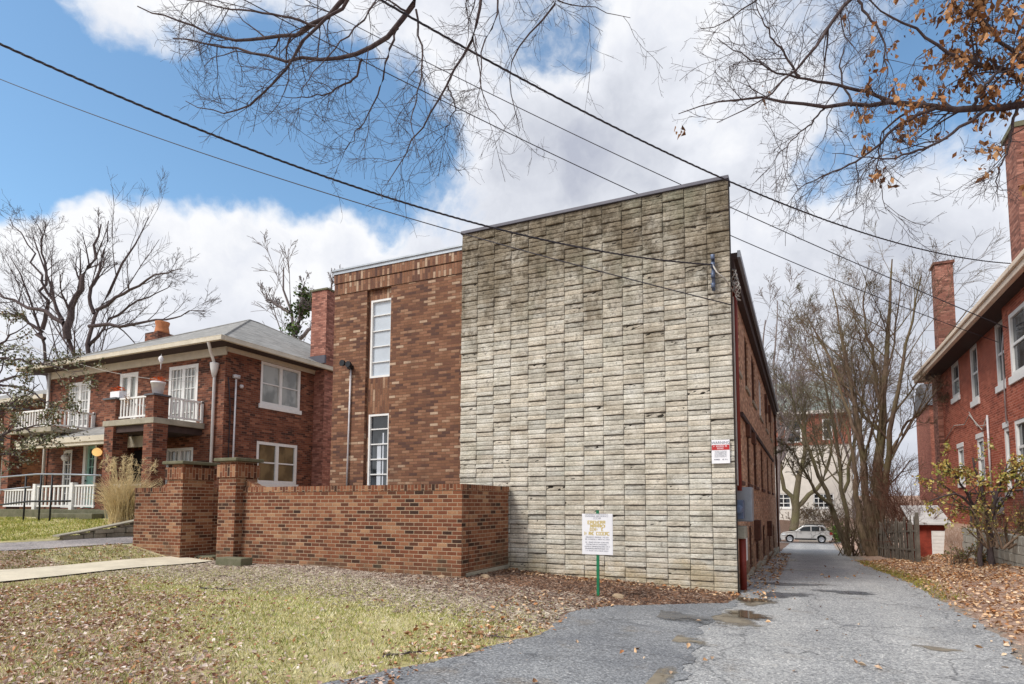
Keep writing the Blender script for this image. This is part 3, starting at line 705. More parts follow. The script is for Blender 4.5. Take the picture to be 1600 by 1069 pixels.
# ------------------------------------------------------------ signs
def text_mesh(name, body, size, mat, parent, loc, rotz=0, cx=True, depth=.001, sx=1):
    cu = bpy.data.curves.new(name, 'FONT'); cu.body = body; cu.size = size; cu.extrude = depth; cu.align_x = 'CENTER'; cu.align_y = 'CENTER'
    tmp = bpy.data.objects.new(name+'_tmp', cu); COL.objects.link(tmp); bpy.context.view_layer.update()
    me = bpy.data.meshes.new_from_object(tmp.evaluated_get(bpy.context.evaluated_depsgraph_get()))
    bpy.data.objects.remove(tmp); me.materials.clear(); me.materials.append(mat)
    me.transform(Matrix.Translation(loc) @ Matrix.Rotation(rotz, 4, 'Z') @ Matrix.Rotation(math.pi/2, 4, 'X') @ Matrix.Diagonal((sx, 1, 1, 1)))
    me.name = name; o = bpy.data.objects.new(name, me); COL.objects.link(o); par(o, parent); return o
def scribble(mb, fr, u0, u1, z, h, r_, bold=.3, gap=.5):     # lines of lettering too small and worn to read
    u = u0
    while u < u1-h*.5:
        w = h*r_.uniform(.4, .75); t = h*bold*.5
        if r_.random() < .14: u += h*.6; continue
        k = r_.randrange(4)
        fr.box(mb, u, u+t, z-h/2, z+h/2, 0, .002)
        if k != 3: fr.box(mb, u+t, u+w, z+h/2-t, z+h/2, 0, .0021)
        if k in (0, 2): fr.box(mb, u+t, u+w, z-h/2, z-h/2+t, 0, .0022)
        if k in (1, 3): fr.box(mb, u+w-t, u+w, z-h/2+t, z+h/2-t, 0, .0023)
        if k in (0, 1): fr.box(mb, u+t, u+w-t, z-t/2, z+t/2, 0, .0024)
        u += w+h*gap*.5
r_ = random.Random(5)
SX, SY = -3.155, 9.50; SZ = float(gz(SX, SY))
ys_ = thing('yard_sign', 'white notice board with gold lettering on a green steel post', 'sign', (SX, SY, SZ))
mb = MB(); mb.box(SX-.022, SX+.022, SY, SY+.008, SZ-.2, SZ+1.45); mb.box(SX-.022, SX-.014, SY+.008, SY+.03, SZ-.2, SZ+1.45); mb.box(SX+.014, SX+.022, SY+.008, SY+.03, SZ-.2, SZ+1.45); mb.build('post', M['green_post'], ys_)
pz0, pz1 = SZ+.71, SZ+1.39; mb = MB(); mb.box(SX-.27, SX+.27, SY-.016, SY-.004, pz0, pz1); pl = mb.build('board', M['signwhite'], ys_, bevel=.006)
fr = WF('y', SY-.0165, -1); g1, g2 = MB(), MB()
for zz, a, h in ((.535, .17, .062), (.475, .155, .05), (.42, .13, .052), (.352, .225, .058)): g1 = MB(); scribble(g1, fr, SX-a, SX+a, pz0+zz, h, r_, .42, .2); g1.build('gold_lettering', M['gold'], pl)
for zz, a, h in ((.675, .2, .02), (.64, .21, .024), (.605, .06, .03), (.29, .2, .020), (.255, .21, .020), (.205, .21, .020), (.17, .19, .02), (.135, .22, .02), (.10, .21, .02), (.065, .2, .018)): g2 = MB(); scribble(g2, fr, SX-a, SX+a, pz0+zz, h, r_, .22, .5); g2.build('small_lettering', M['ink'], pl)
ws = thing('warning_sign', 'small white and red warning sign fixed to the block wall near its right corner', 'sign', (-1.45, 11.45, 3))
WX, WZ0, WZ1 = -1.37, 2.40, 2.845; fr = WF('y', 11.448, -1)
mb = MB(); mb.box(WX-.165, WX+.165, 11.45, 11.475, WZ0, WZ1); pl = mb.build('board', M['signwhite'], ws, bevel=.005)
mb = MB(); fr.box(mb, WX-.16, WX+.16, WZ1-.19, WZ1-.095, 0, .002); mb.build('red_band', M['signred'], pl)
text_mesh('heading', 'WARNING', .072, M['ink'], pl, (WX, 11.446, WZ1-.055), sx=.95)
g1, g2 = MB(), MB(); f2 = WF('y', 11.4455, -1)
scribble(g1, f2, WX-.13, WX+.13, WZ1-.12, .026, r_, .35, .4); g1.build('band_lettering', M['signwhite'], pl); g1 = MB(); scribble(g1, f2, WX-.06, WX+.07, WZ1-.162, .026, r_, .35, .4); g1.build('band_lettering', M['signwhite'], pl)
for q in range(6): g2 = MB(); scribble(g2, fr, WX-.11, WX+.11, WZ1-.215-q*.021, .012, r_, .2, .5); g2.build('small_lettering', M['ink'], pl)
for a_, c_ in ((-.12, -.02), (.03, .12)): g2 = MB(); scribble(g2, fr, WX+a_, WX+c_, WZ0+.075, .022, r_, .5, .3); g2.build('small_lettering', M['ink'], pl)
# stones and sticks on the ground
def rock(x, y, s, seed, label):
    r2 = np.random.default_rng(seed); mb = MB(); n = 12; prof = []
    vs = [];  rows = 7
    for j in range(rows):
        ph = math.pi*(j/(rows-1)); 
        for i in range(n):
            q = 2*math.pi*i/n; k = s*(1+.22*math.sin(q*2+seed)+.12*math.sin(q*3+j))*(r2.uniform(.9, 1.1))
            vs.append((x+k*math.sin(ph)*math.cos(q), y+.8*k*math.sin(ph)*math.sin(q), float(gz(x, y))+s*.15+.62*s*math.cos(ph)))
    fs = [(j*n+i, j*n+(i+1) % n, (j+1)*n+(i+1) % n, (j+1)*n+i) for j in range(rows-1) for i in range(n)]
    mb.add(vs, fs); tag(mb.build('stone', M['rock']), label, 'stone')
rock(-2.88, 9.72, .11, 3, 'pale rounded fieldstone right of the green sign post')
rock(-6.15, 9.40, .09, 5, 'rough stone at the front corner of the long brick wall')
rock(-5.55, 9.95, .10, 8, 'flat brown stone beside the end of the long brick wall')
def stick(p, ang, ln, seed, label):
    r2 = random.Random(seed); pts = []
    for t in np.linspace(0, 1, 7):
        x = p[0]+ln*(t-.5)*math.cos(ang)+r2.uniform(-.012, .012); y = p[1]+ln*(t-.5)*math.sin(ang)+r2.uniform(-.012, .012); pts.append((x, y, float(gz(x, y))+.018+r2.uniform(0, .012)))
    mb = MB(); mb.tube(pts, [.012, .013, .012, .011, .010, .008, .005], 6); mb.tube([pts[3], (pts[3][0]+.05, pts[3][1]+.07, pts[3][2]+.03)], [.007, .003], 5)
    tag(mb.build('fallen_stick', M['bark_dark'], smooth=True), label, 'stick')
stick((-8.35, 6.55), .35, .62, 1, 'dark fallen stick lying on the yellow grass in front of the path')
stick((-3.75, 5.05), 1.0, .45, 2, 'small dark stick on the leafy turf near the asphalt edge')
stick((-3.30, 6.15), .2, .40, 3, 'short dark stick lying at the edge of the asphalt')
stick((-9.6, 7.6), .15, .5, 4, 'thin stick on the bare soil near the concrete path')
for bl in (('puddle', -.84, 10.75, .36, .42, 'puddle', 4), ('puddle', -.82, 9.3, .40, .5, 'puddle', 9), ('silt', -1.0, 8.9, .6, .8, 'mud', 12), ('silt', -1.4, 5.5, .42, .8, 'mud', 21), ('silt', -1.5, 7.3, .8, .3, 'mud', 33), ('silt', 1.35, 8.0, .3, .25, 'mud', 41), ('silt', -.75, 10.5, .45, .5, 'mud', 15),
  ('damp_patch', -2.0, 8.6, 1.1, .55, 'damp', 51), ('damp_patch', -.3, 13.2, 1.0, .35, 'damp', 52), ('damp_patch', .7, 12.4, .9, .3, 'damp', 53), ('damp_patch', -.4, 11.6, .7, .5, 'damp', 54), ('damp_patch', -.2, 17.5, .9, .5, 'damp', 55), ('damp_patch', -.6, 23, .7, 1.2, 'damp', 56)):
    blob(bl[0], *bl[1:5], M[bl[5]], .018+.0004*(bl[6] % 10)+(.005 if bl[0] == 'puddle' else 0), bl[6])
# ------------------------------------------------------------ the dark red house on the left
lh = thing('brick_house', 'dark red two storey brick house with balcony, porch and grey hipped roof', 'house', (-22, 14, .9))
LX, LY, RXL, BY = -18.0, 14.0, -28.4, 25.0
ff = WF('y', LY, -1); fs_ = WF('x', LX, 1)
D1 = (-20.93, -19.37, 4.47, 6.60); D2 = (-23.75, -22.66, 4.75, 6.60); D3 = (-26.98, -25.55, 4.62, 6.50)
L1 = (-20.90, -19.45, 2.2, 3.63); DR = (-25.72, -24.88, 1.50, 4.08); L3 = (-27.1, -26.5, 1.5, 3.8)
mb = MB(); ff.wall(mb, RXL, LX-.002, -.2, 6.98, [D1, D2, D3, L1, DR, L3], .3, .1)
S1 = (15.45, 17.32, 5.30, 6.88); S2 = (15.38, 17.26, 2.40, 3.93)
fs_.wall(mb, LY+.004, BY, -.2, 6.978, [S1, S2], .3, .1)
mb.box(RXL-.002, RXL+.3, LY+.31, BY, -.2, 6.97); mb.box(RXL+.31, LX-.31, BY-.3, BY, -.2, 6.97)
mb.build('wall', M['brick_left'], lh)
for (u0, u1, z0, z1), gl in ((D1, 'glass_white'), (D3, 'glass_white')):
    ff.window(lh, u0, u1, z0, z1, vs=8, hs=5, fw=.13, mw=.028, gl=M[gl], two=True, depth=.08, name='french_door')
ff.window(lh, *D2, vs=2, hs=1, fw=.16, gl=M['glass_mid'], two=True, depth=.08, name='french_door')
ff.window(lh, *L1, vs=6, hs=3, fw=.11, mw=.028, gl=M['glass_mid'], two=True, depth=.08, sill=.08)
ff.window(lh, *L3, vs=2, hs=4, fw=.12, gl=M['glass'], depth=.08)
# entrance door: white case, mint leaf with nine panes above a panel
mb = MB(); u0, u1, z0, z1 = DR
ff.box(mb, u0, u0+.16, z0, z1, -.06, .03); ff.box(mb, u1-.12, u1, z0, z1, -.06, .03); ff.box(mb, u0-.05, u1+.05, z1-.16, z1+.08, -.07, .04)
fr_ = mb.build('door_case', M['white'], lh)
mb = MB(); ff.box(mb, u0+.162, u1-.122, z0+.02, z0+1.25, -.09, -.045); ff.box(mb, u0+.162, u0+.26, z0+1.252, z1-.17, -.09, -.045); ff.box(mb, u1-.21, u1-.122, z0+1.252, z1-.17, -.09, -.045); ff.box(mb, u0+.262, u1-.212, z1-.30, z1-.17, -.09, -.046)
for q in (1, 2): ff.box(mb, u0+.262, u1-.212, z0+1.25+q*.32, z0+1.28+q*.32, -.088, -.05)
ff.box(mb, (u0+u1)/2+.01, (u0+u1)/2+.035, z0+1.252, z1-.302, -.087, -.052)
d_ = mb.build('door', M['mint'], lh)
mb = MB(); ff.box(mb, u0+.25, u1-.2, z0+1.2, z1-.28, -.1, -.085); mb.build('pane', M['glass'], d_)
mb = MB(); mb.lathe((u0+.21, LY+.02, z0+1.05), [(.012, 0), (.03, -.02), (.03, -.05), (.01, -.06)], 10, 'y'); mb.build('handle', M['black'], d_)
# paired side windows
fs_.window(lh, *S1, vs=2, hs=2, fw=.10, mw=.04, gl=M['glass_mid'], two=True, depth=.08, sill=.16)
fs_.window(lh, *S2, vs=2, hs=2, fw=.11, mw=.05, gl=M['glass_tan'], two=True, depth=.08, sill=.16)
for (a, b, z0, z1) in (S1, S2):
    for q in (0, 1):
        pass
mb = MB(); fs_.box(mb, 14.02, 18.0, 6.89, 7.08, .002, .06); fs_.box(mb, 14.02, 18.0, 7.0, 7.085, .061, .09); ff.box(mb, RXL, LX+.06, 6.76, 7.08, .002, .06); mb.build('frieze', M['cream'], lh)
# hipped roof, soffit, gutter
ex0, ex1, ey0, ey1, ez = RXL-.75, LX+.62, LY-.65, BY+.65, 7.16
t = (ex1-ex0)/2; rz = ez+t*.51; xm = (ex0+ex1)/2
mb = MB(); mb.add([(ex0, ey0, ez), (ex1, ey0, ez), (ex1, ey1, ez), (ex0, ey1, ez), (xm, ey0+t, rz), (xm, ey1-t, rz)], [(0, 1, 4), (1, 2, 5, 4), (2, 3, 5), (3, 0, 4, 5), (0, 1, 2, 3)])
rf_ = mb.build('roof', M['shingle'], lh)
mb = MB(); mb.tube([(ex1, ey0, ez), (xm, ey0+t, rz), (xm, ey1-t, rz), (ex1, ey1, ez)], .045, 6); mb.tube([(ex0, ey0, ez), (xm, ey0+t, rz)], .045, 6); mb.tube([(ex0, ey1, ez), (xm, ey1-t, rz)], .045, 6); mb.build('ridge_cap', M['shingle'], rf_)
mb = MB(); mb.box(ex0+.04, ex1-.04, ey0+.04, ey1-.04, ez-.12, ez-.02); mb.build('soffit', M['soffit'], lh)
mb = MB()
for a in ((ex0-.1, ex1+.1, ey0-.12, ey0), (ex1, ex1+.12, ey0+.002, ey1)): mb.box(*a, ez-.13, ez+.012); mb.box(a[0], a[1], a[2], a[3], ez+.014, ez+.035)
mb.build('gutter', M['cream'], lh, bevel=.02)
# chimneys
mb = MB(); mb.box(LX-.25, LX+.55, 18.02, 19.5, 0, 10.34); ch = mb.build('chimney', M['brick_chim'], lh)
mb = MB(); mb.box(LX-.3, LX+.6, 17.97, 19.55, 10.35, 10.42); mb.build('chimney_cap', M['concrete_dark'], ch)
mb = MB(); mb.box(LX-.3, LX+.605, 17.93, 18.015, 7.3, 7.62); mb.build('lead_flashing', M['metal_dark'], ch)
cx, cy = -26.9, 17.5
mb = MB(); mb.box(cx-.45, cx+.45, cy-.4, cy+.4, 7.6, 9.45); ch = mb.build('chimney', M['brick_left'], lh)
mb = MB(); mb.lathe((cx+.12, cy, 9.45), [(.32, 0), (.30, .1), (.26, .35), (.3, .5), (.3, .55)], 16); mb.build('chimney_pot', M['terracotta'], ch, True)
# balcony on brick posts
bx0, bx1, by0 = -21.55, -18.92, 12.23
bal = MB(); bal.box(bx0, bx1, by0, LY-.002, 4.24, 4.43); b_ = bal.build('balcony', M['concrete'], lh, bevel=.015)
mb = MB(); mb.box(bx0+.12, bx1-.12, by0+.10, LY-.004, 4.02, 4.238); mb.build('balcony_beam', M['soffit'], b_)
def rail(parent, a, b, z0, z1, nb, mat, th=.035, name='railing', posts=()):
    mb = MB(); a, b = np.array(a, float), np.array(b, float); d = (b-a); L = np.linalg.norm(d); d = d/L; nrm = np.array([-d[1], d[0]])
    def bar(p, q, w, h0, h1):
        c = [p+nrm*w, q+nrm*w, q-nrm*w, p-nrm*w]; mb.prism([(x[0], x[1], h0) for x in c], (0, 0, h1-h0))
    bar(a, b, .035, z1-.06, z1); bar(a, b, .025, z0+.05, z0+.11)
    for k in range(nb):
        p = a+d*L*(k+.5)/nb; bar(p-d*th/2, p+d*th/2, .018, z0+.11, z1-.06)
    for (p, w, h) in posts: q = a+d*p; bar(q-d*w/2, q+d*w/2, w/2, h[0], h[1])
    return mb.build(name, mat, parent)
rail(b_, (-20.86, by0+.12), (-19.40, by0+.12), 4.44, 5.18, 9, M['white'], .05)
rail(b_, (bx1-.09, 12.66), (bx1-.09, LY-.02), 4.44, 5.18, 10, M['white'], .05, posts=((1.28, .07, (4.44, 5.2)),))
rail(b_, (bx0+.09, 12.66), (bx0+.09, LY-.02), 4.44, 5.18, 10, M['white'], .05)
for x0, x1 in ((-19.36, -18.96), (-21.5, -20.9)):
    mb = MB(); mb.box(x0, x1, by0+.01, by0+.5, 4.435, 5.14); p_ = mb.build('balcony_pier', M['brick_left'], b_)
    mb = MB(); mb.box(x0-.05, x1+.05, by0-.04, by0+.55, 5.141, 5.2); mb.build('pier_cap', M['roofdark'], p_)
for x0, x1 in ((-19.42, -18.95), (-21.46, -20.98)):
    mb = MB(); mb.box(x0, x1, by0+.02, by0+.5, .6, 4.238); mb.build('brick_post', M['brick_left'], lh)
# left balcony half hidden by the branches
mb = MB(); mb.box(-28.3, -25.07, 12.5, LY-.002, 4.30, 4.48); b2 = mb.build('balcony', M['concrete'], lh, bevel=.015)
rail(b2, (-25.16, 12.6), (-25.16, LY-.02), 4.48, 5.16, 9, M['white'], .05, posts=((1.36, .07, (4.44, 5.2)),)); rail(b2, (-27.6, 12.6), (-25.16, 12.6), 4.48, 5.16, 14, M['white'], .05)
mb = MB(); mb.box(-28.2, -27.65, 12.5, 13.0, 4.49, 5.3); p_ = mb.build('balcony_pier', M['brick_left'], b2)
mb = MB(); mb.box(-28.25, -27.6, 12.45, 13.05, 5.301, 5.36); mb.build('pier_cap', M['roofdark'], p_)
mb = MB(); mb.box(-28.15, -27.7, 12.52, 12.95, .6, 4.298); mb.build('brick_post', M['brick_left'], lh)
# porch roof, beam, floor
mb = MB(); mb.prism([(-27.3, 12.55, 4.02), (-27.3, LY-.01, 4.62), (-27.3, LY-.01, 4.56), (-27.3, 12.55, 3.95)], (5.72, 0, 0)); pr = mb.build('porch_roof', M['shingle'], lh)
mb = MB(); mb.box(-27.35, -21.56, 12.50, 12.549, 3.84, 4.03); mb.box(-27.35, -21.56, 12.551, 12.8, 3.72, 3.92); mb.build('porch_fascia', M['cream'], pr)
mb = MB(); mb.box(-22.4, -19.75, 13.1, 13.2, 3.62, 4.0); mb.build('porch_beam', M['cream'], lh)
mb = MB(); mb.box(-28.3, -18.9, 12.05, LY-.01, .4, 1.46); mb.box(-24.0, -20.9, 11.7, 12.049, .4, 1.34); mb.build('porch_floor', M['concrete_dark'], lh, bevel=.02)
mb = MB(); mb.box(-22.75, -22.45, 13.1, LY-.01, 1.46, 3.85); mb.build('porch_pier', M['brick_left'], lh); mb = MB(); mb.box(-22.44, -20.95, 13.85, LY-.012, 1.48, 3.6); mb.build('entry_shade_panel', M['dark'], lh)  # last box: near-black panel painting the entry's shade onto the wall
pr_posts = ((.0, .16, (1.1, 2.36)), (2.2, .17, (1.2, 2.38)))
rail(lh, (-25.0, 12.15), (-22.8, 12.15), 1.5, 2.30, 9, M['white'], .075, name='porch_railing', posts=pr_posts)
rail(lh, (-22.7, 12.15), (-21.6, 12.15), 1.5, 2.30, 7, M['white'], .06, name='porch_railing')
rail(lh, (-20.9, 12.35), (-19.5, 12.35), 1.5, 2.30, 9, M['white'], .06, name='porch_railing')
rail(lh, (-18.98, 12.8), (-18.98, 13.95), 1.5, 2.30, 8, M['white'], .06, name='porch_railing')
rail(lh, (-27.6, 12.4), (-25.15, 12.4), 1.5, 2.2, 14, M['white'], .06, name='porch_railing')
mb = MB(); mb.lathe((-24.62, LY-.16, 3.62), [(.02, .17), (.10, .13), (.155, .05), (.16, -.02), (.12, -.11), (.04, -.15)], 16); l_ = mb.build('globe_lamp', M['glow'], lh, True)
mb = MB(); mb.tube([(-24.62, LY, 3.85), (-24.62, LY-.16, 3.87), (-24.62, LY-.16, 3.78)], .02, 6); mb.build('lamp_bracket', M['black'], l_)
mb = MB(); mb.lathe((-26.35, LY-.3, 3.45), [(.02, .15), (.12, .1), (.15, 0), (.1, -.12)], 14); mb.tube([(-26.35, LY-.3, 3.6), (-26.35, LY-.3, 3.8)], .01, 5); mb.build('hanging_lamp', M['signwhite'], lh, True)
# rainwater pipes, service mast, wires on the wall
mb = MB(); mb.tube([(LX+.05, 13.28, 7.05), (LX-.2, 13.55, 6.85), (LX-.42, 13.86, 6.55), (LX-.42, 13.92, 6.3), (LX-.42, 13.92, .9)], .05, 10); mb.lathe((LX-.42, 13.9, 6.25), [(.06, -.25), (.13, .05), (.15, .2), (.15, .24)], 10); mb.build('downspout', M['white'], lh, True)
mb = MB(); mb.tube([(RXL+.2, 13.9, 7.0), (RXL+.2, 13.9, 1.5)], .055, 8); mb.build('downspout', M['white'], lh, True)
mb = MB(); mb.tube([(LX+.10, 14.35, 1.2), (LX+.10, 14.35, 6.05)], .03, 8); mb.box(LX+.04, LX+.18, 14.25, 14.45, 6.0, 6.12); mb.lathe((LX+.13, 14.55, 5.75), [(.05, -.06), (.07, 0), (.05, .06)], 8); mb.build('service_mast', M['conduit'], lh, True)
mb = MB(); mb.tube([(LX+.02, 14.1, 6.0), (LX+.03, 14.16, 5.5), (LX+.03, 14.22, 4.9), (LX+.03, 14.22, 1.2)], .018, 6); mb.build('wall_cable', M['cable'], lh, True)
mb = MB(); mb.lathe((-20.45, 13.38, 6.62), [(.01, .22), (.07, .16), (.09, .1), (.05, 0), (.03, -.05)], 10); mb.tube([(-20.45, 13.38, 6.9), (-20.45, 13.38, 6.8)], .008, 5); mb.tube([(-20.45, 13.38, 6.57), (-20.45, 13.38, 6.35)], .012, 5)
tag(mb.build('wind_chime', M['signwhite'], smooth=True), 'small white wind chime hanging from the eave above the balcony', 'wind chime')
def pot(x, y, z, s, label, sq):
    t_ = thing('flower_pot', label, 'flower pot', (x, y, z), 'flower pots on the balcony piers')
    mb = MB()
    if sq: mb.box(x-.26*s, x+.26*s, y-.13*s, y+.13*s, z, z+.26*s)
    else: mb.lathe((x, y, z), [(.14*s, 0), (.2*s, .36*s), (.215*s, .36*s), (.215*s, .42*s), (.19*s, .42*s)], 18)
    mb.build('pot', M['signwhite'], t_, not sq, bevel=.01 if sq else 0)
    r2 = np.random.default_rng(int(x*-10)); fl = MB(); h = z+(.26 if sq else .42)*s
    for k in range(70):
        a = r2.uniform(0, 6.28); rr = r2.uniform(0, .30 if sq else .24)*s; px, py, pz = x+rr*math.cos(a)*1.15, y+rr*math.sin(a)*.7, h+.02+r2.uniform(0, .16)*s*(1.1-rr/s*2)
        q = r2.uniform(.025, .05); n6 = 6; c = r2.uniform(0, 1); tilt = r2.uniform(-.6, .6)
        fl.add([(px, py, pz)]+[(px+q*math.cos(i*1.047), py+q*math.sin(i*1.047), pz+q*tilt*math.sin(i*1.047+c)+.012) for i in range(n6)], [(0, i+1, (i+1) % n6+1) for i in range(n6)])
    fl.build('flowers', M['orange'], t_)
pot(-19.16, 12.48, 5.2, 1.0, 'round white pot of orange flowers on the right balcony pier', False)
pot(-21.2, 12.48, 5.2, .95, 'low white box of orange flowers on the left balcony pier', True)
mb = MB(); r2 = np.random.default_rng(3)
for k in range(60):
    a = r2.uniform(0, 6.28); rr = r2.uniform(0, .16); p = np.array([-20.33+rr*math.cos(a), 12.26, 5.08+rr*math.sin(a)*1.3]); q = p+np.array([r2.uniform(-.07, .07), r2.uniform(-.06, 0), r2.uniform(-.12, .08)])
    mb.add([p, q, q+np.array([.02, 0, .02])], [(0, 1, 2)])
tag(mb.build('dried_bouquet', plain('dried_straw', S(176,140,110), .9, var=.3, scale=20)), 'dried straw bouquet tied to the front balcony railing', 'bouquet')
# ramp handrail
hr = thing('ramp_handrail', 'black and grey metal handrail along the ramp in front of the porch', 'handrail', (-25.5, 11.2, .9))
YR = 11.2
def hp(px, py): r = ray(px, py); t = YR/r[1]; return tuple(np.array([0, 0, EYE])+r*t)
mb = MB(); mb.tube([hp(-60, 751), hp(0, 746), hp(58, 741), hp(110, 741.5), hp(158, 743)], .028, 8); mb.tube([hp(-60, 772), hp(0, 766), hp(48, 761)], .026, 8); mb.build('grip_rail', M['metal_grey'], hr, True)
mb = MB(); mb.tube([hp(-60, 797), hp(0, 789), hp(45, 783.5), hp(110, 783)], .03, 8)
mb.build('bottom_rail', M['black'], hr, True)
for px, t0, t1 in ((41, 744, 800), (65, 741, 808), (82, 742, 812)):
    mb = MB(); a, b = hp(px, t0), hp(px, t1); mb.tube([(a[0], a[1], a[2]), (a[0], a[1], .8)], .028, 8); mb.build('post', M['black'], hr, True)
# low rubble wall beside the drive
mb = MB(); 
def rub(y): return np.interp(y, [9.1, 11.2, 16], [.83, 1.22, 1.5])
r2 = np.random.default_rng(11); z_ = .5
for row in range(6):
    y = 9.0+row*.12
    while y < 15.5:
        w = r2.uniform(.22, .5); z0 = .55+row*.15; z1 = min(z0+.146, rub(y+w/2)-.05)
        if z1 > z0+.03: mb.box(-17.62, -17.40+r2.uniform(-.03, .04), y+.008, y+w-.008, z0, z1)
        y += w
rw = thing('retaining_wall', 'low rough stone retaining wall between the left lawn and side drive', 'wall', (-17.5, 11, .7))
mb.build('stones', M['retain'], rw, bevel=.02)
mb = MB(); ys = np.linspace(9.0, 15.5, 14); mb.add([(-17.66, y, rub(y)-.02) for y in ys]+[(-17.38, y, rub(y)-.02) for y in ys]+[(-17.68, y, rub(y)+.02) for y in ys]+[(-17.36, y, rub(y)+.02) for y in ys],
    [q for i in range(13) for q in ((i, i+1, 15+i, 14+i), (28+i, 29+i, 43+i, 42+i), (14+i, 15+i, 43+i, 42+i), (i, i+1, 29+i, 28+i))]+[(0, 14, 42, 28), (13, 27, 55, 41)])
mb.build('coping', M['concrete'], rw)
mb = MB(); mb.box(-17.66, -17.44, 9.9, 15.4, .5, .9); mb.build('core', M['joint'], rw)
# neighbour beyond
nb = thing('brick_house', 'brown brick neighbour house with dark porch posts at the far left edge', 'house', (-35, 16, .9))
nf = WF('y', 15.2, -1)
mb = MB(); nf.wall(mb, -44, -29.6, -.2, 6.3, [(-34.3, -32.6, 2.2, 4.0), (-39, -37, 2.2, 4.0)], .3, .1); mb.box(-29.9, -29.601, 15.51, 25, -.2, 6.3); mb.build('wall', M['brick_neigh'], nb)
nf.window(nb, -34.3, -32.6, 2.2, 4.0, vs=2, hs=2, gl=M['glass_white'], sill=.1, depth=.08, two=True); nf.window(nb, -39, -37, 2.2, 4.0, vs=2, hs=2, gl=M['glass'], sill=.1, depth=.08)
mb = MB(); mb.prism([(-45, 14.5, 6.3), (-45, 20, 8.4), (-45, 25.5, 6.3)], (15.6, 0, 0)); mb.build('roof', M['shingle'], nb)
mb = MB(); mb.box(-45, -29.4, 14.3, 14.5, 6.15, 6.32); mb.build('gutter', M['cream'], nb)
for x in (-31.6, -35.2, -39.5):
    mb = MB(); mb.box(x, x+.6, 12.9, 13.4, .5, 4.3); mb.build('porch_post', M['brick_left'], nb)
mb = MB(); mb.box(-44, -30.8, 12.7, 15.19, 4.31, 4.55); mb.build('porch_roof', M['roofdark'], nb)
# ------------------------------------------------------------ the red house on the right
rh = thing('brick_house', 'tall red painted brick house with white sash windows right of the drive', 'house', (8, 24, 1))
RX = 5.4
rs = WF('x', RX, -1)
U = [(25.65, 26.80, 5.65, 6.93), (23.15, 24.05, 5.10, 6.93), (20.05, 21.20, 5.10, 6.93)]
Lw = [(25.55, 26.40, 2.45, 3.72), (22.95, 23.75, 2.45, 3.80), (19.86, 20.85, 2.06, 3.82)]
mb = MB(); rs.wall(mb, 13.5, 29.3, -.6, 7.05, U+Lw, .3, .12); mb.box(RX+.002, 12, 29.0, 29.298, -.6, 7.05); mb.build('wall', M['brick_right'], rh)
for k, (a, b, z0, z1) in enumerate(U+Lw): rs.window(rh, a, b, z0, z1, hs=2, fw=.11, mw=.07, gl=M['glass'], sill=.20, lintel=.16, depth=.08)
bw = WF('x', 5.12, -1)
mb = MB(); bw.wall(mb, 13.4, 19.35, -.6, 7.0, [(17.6, 18.9, 4.95, 6.6), (17.6, 18.9, 2.4, 3.8)], .27, .12); mb.build('bay', M['brick_right'], rh)
for z0, z1 in ((4.95, 6.6), (2.4, 3.8)): bw.window(rh, 17.6, 18.9, z0, z1, hs=2, fw=.11, mw=.07, sill=.2, depth=.08)
mb = MB(); mb.box(5.22, 6.02, 28.5, 29.45, -.8, 7.0); mb.box(5.36, 6.0, 28.52, 29.2, 7.0, 11.6); ch = mb.build('chimney', M['brick_chim'], rh)
mb = MB(); mb.box(5.30, 6.06, 28.46, 29.26, 11.601, 11.7); mb.build('chimney_cap', M['brick_chim'], ch)
mb = MB(); mb.box(6.0, 7.1, 20.6, 21.5, 7.0, 12.6); ch = mb.build('chimney', M['brick_chim'], rh)
mb = MB(); mb.box(5.93, 7.2, 20.55, 21.55, 12.601, 12.75); mb.build('chimney_cap', M['concrete_dark'], ch)
EX, EZ = 4.80, 6.98
mb = MB(); mb.add([(EX, 12.5, EZ+.22), (12, 12.5, EZ+.22), (12, 29.9, EZ+.22), (EX, 29.9, EZ+.22), (9.5, 14.5, 9.6), (9.5, 26.5, 9.6)], [(0, 1, 4), (1, 2, 5, 4), (2, 3, 5), (3, 0, 4, 5), (0, 1, 2, 3)]); mb.build('roof', M['roofdark'], rh)
mb = MB(); mb.box(EX+.01, 11.9, 12.6, 29.85, EZ-.05, EZ+.21); mb.build('soffit', M['soffit'], rh)
mb = MB(); mb.box(EX-.14, EX, 12.4, 30.05, EZ-.06, EZ+.10); mb.box(EX-.2, EX-.001, 12.4, 30.05, EZ+.102, EZ+.235); mb.box(EX, 12, 29.9, 30.04, EZ-.06, EZ+.23); mb.build('fascia', M['tan_fascia'], rh, bevel=.02)
mb = MB(); mb.tube([(RX-.05, 22.2, 2.0), (RX-.05, 22.2, 4.4)], .03, 8); mb.tube([(RX-.06, 20.35, 3.9), (RX-.06, 20.35, 6.0), (RX-.05, 20.1, 6.6)], .02, 6); mb.build('wall_conduit', M['conduit'], rh, True)
mb = MB(); mb.tube([(RX-.03, 28.4, 4.2), (RX-.05, 26.5, 4.6), (RX-.05, 25, 4.45), (RX-.05, 24.3, 4.7), (RX-.05, 22.8, 4.0), (RX-.06, 22.2, 4.35)], .016, 6)
mb.tube([(RX-.05, 24.3, 4.8), (RX-.05, 23.4, 4.2), (RX-.05, 22.2, 4.1)], .012, 6); mb.build('wall_cable', M['cable_pale'], rh, True)
mb = MB(); mb.box(RX-.18, RX-.002, 21.2, 21.7, 1.35, 1.85); mb.build('electric_meter', M['metal_grey'], rh, bevel=.02)
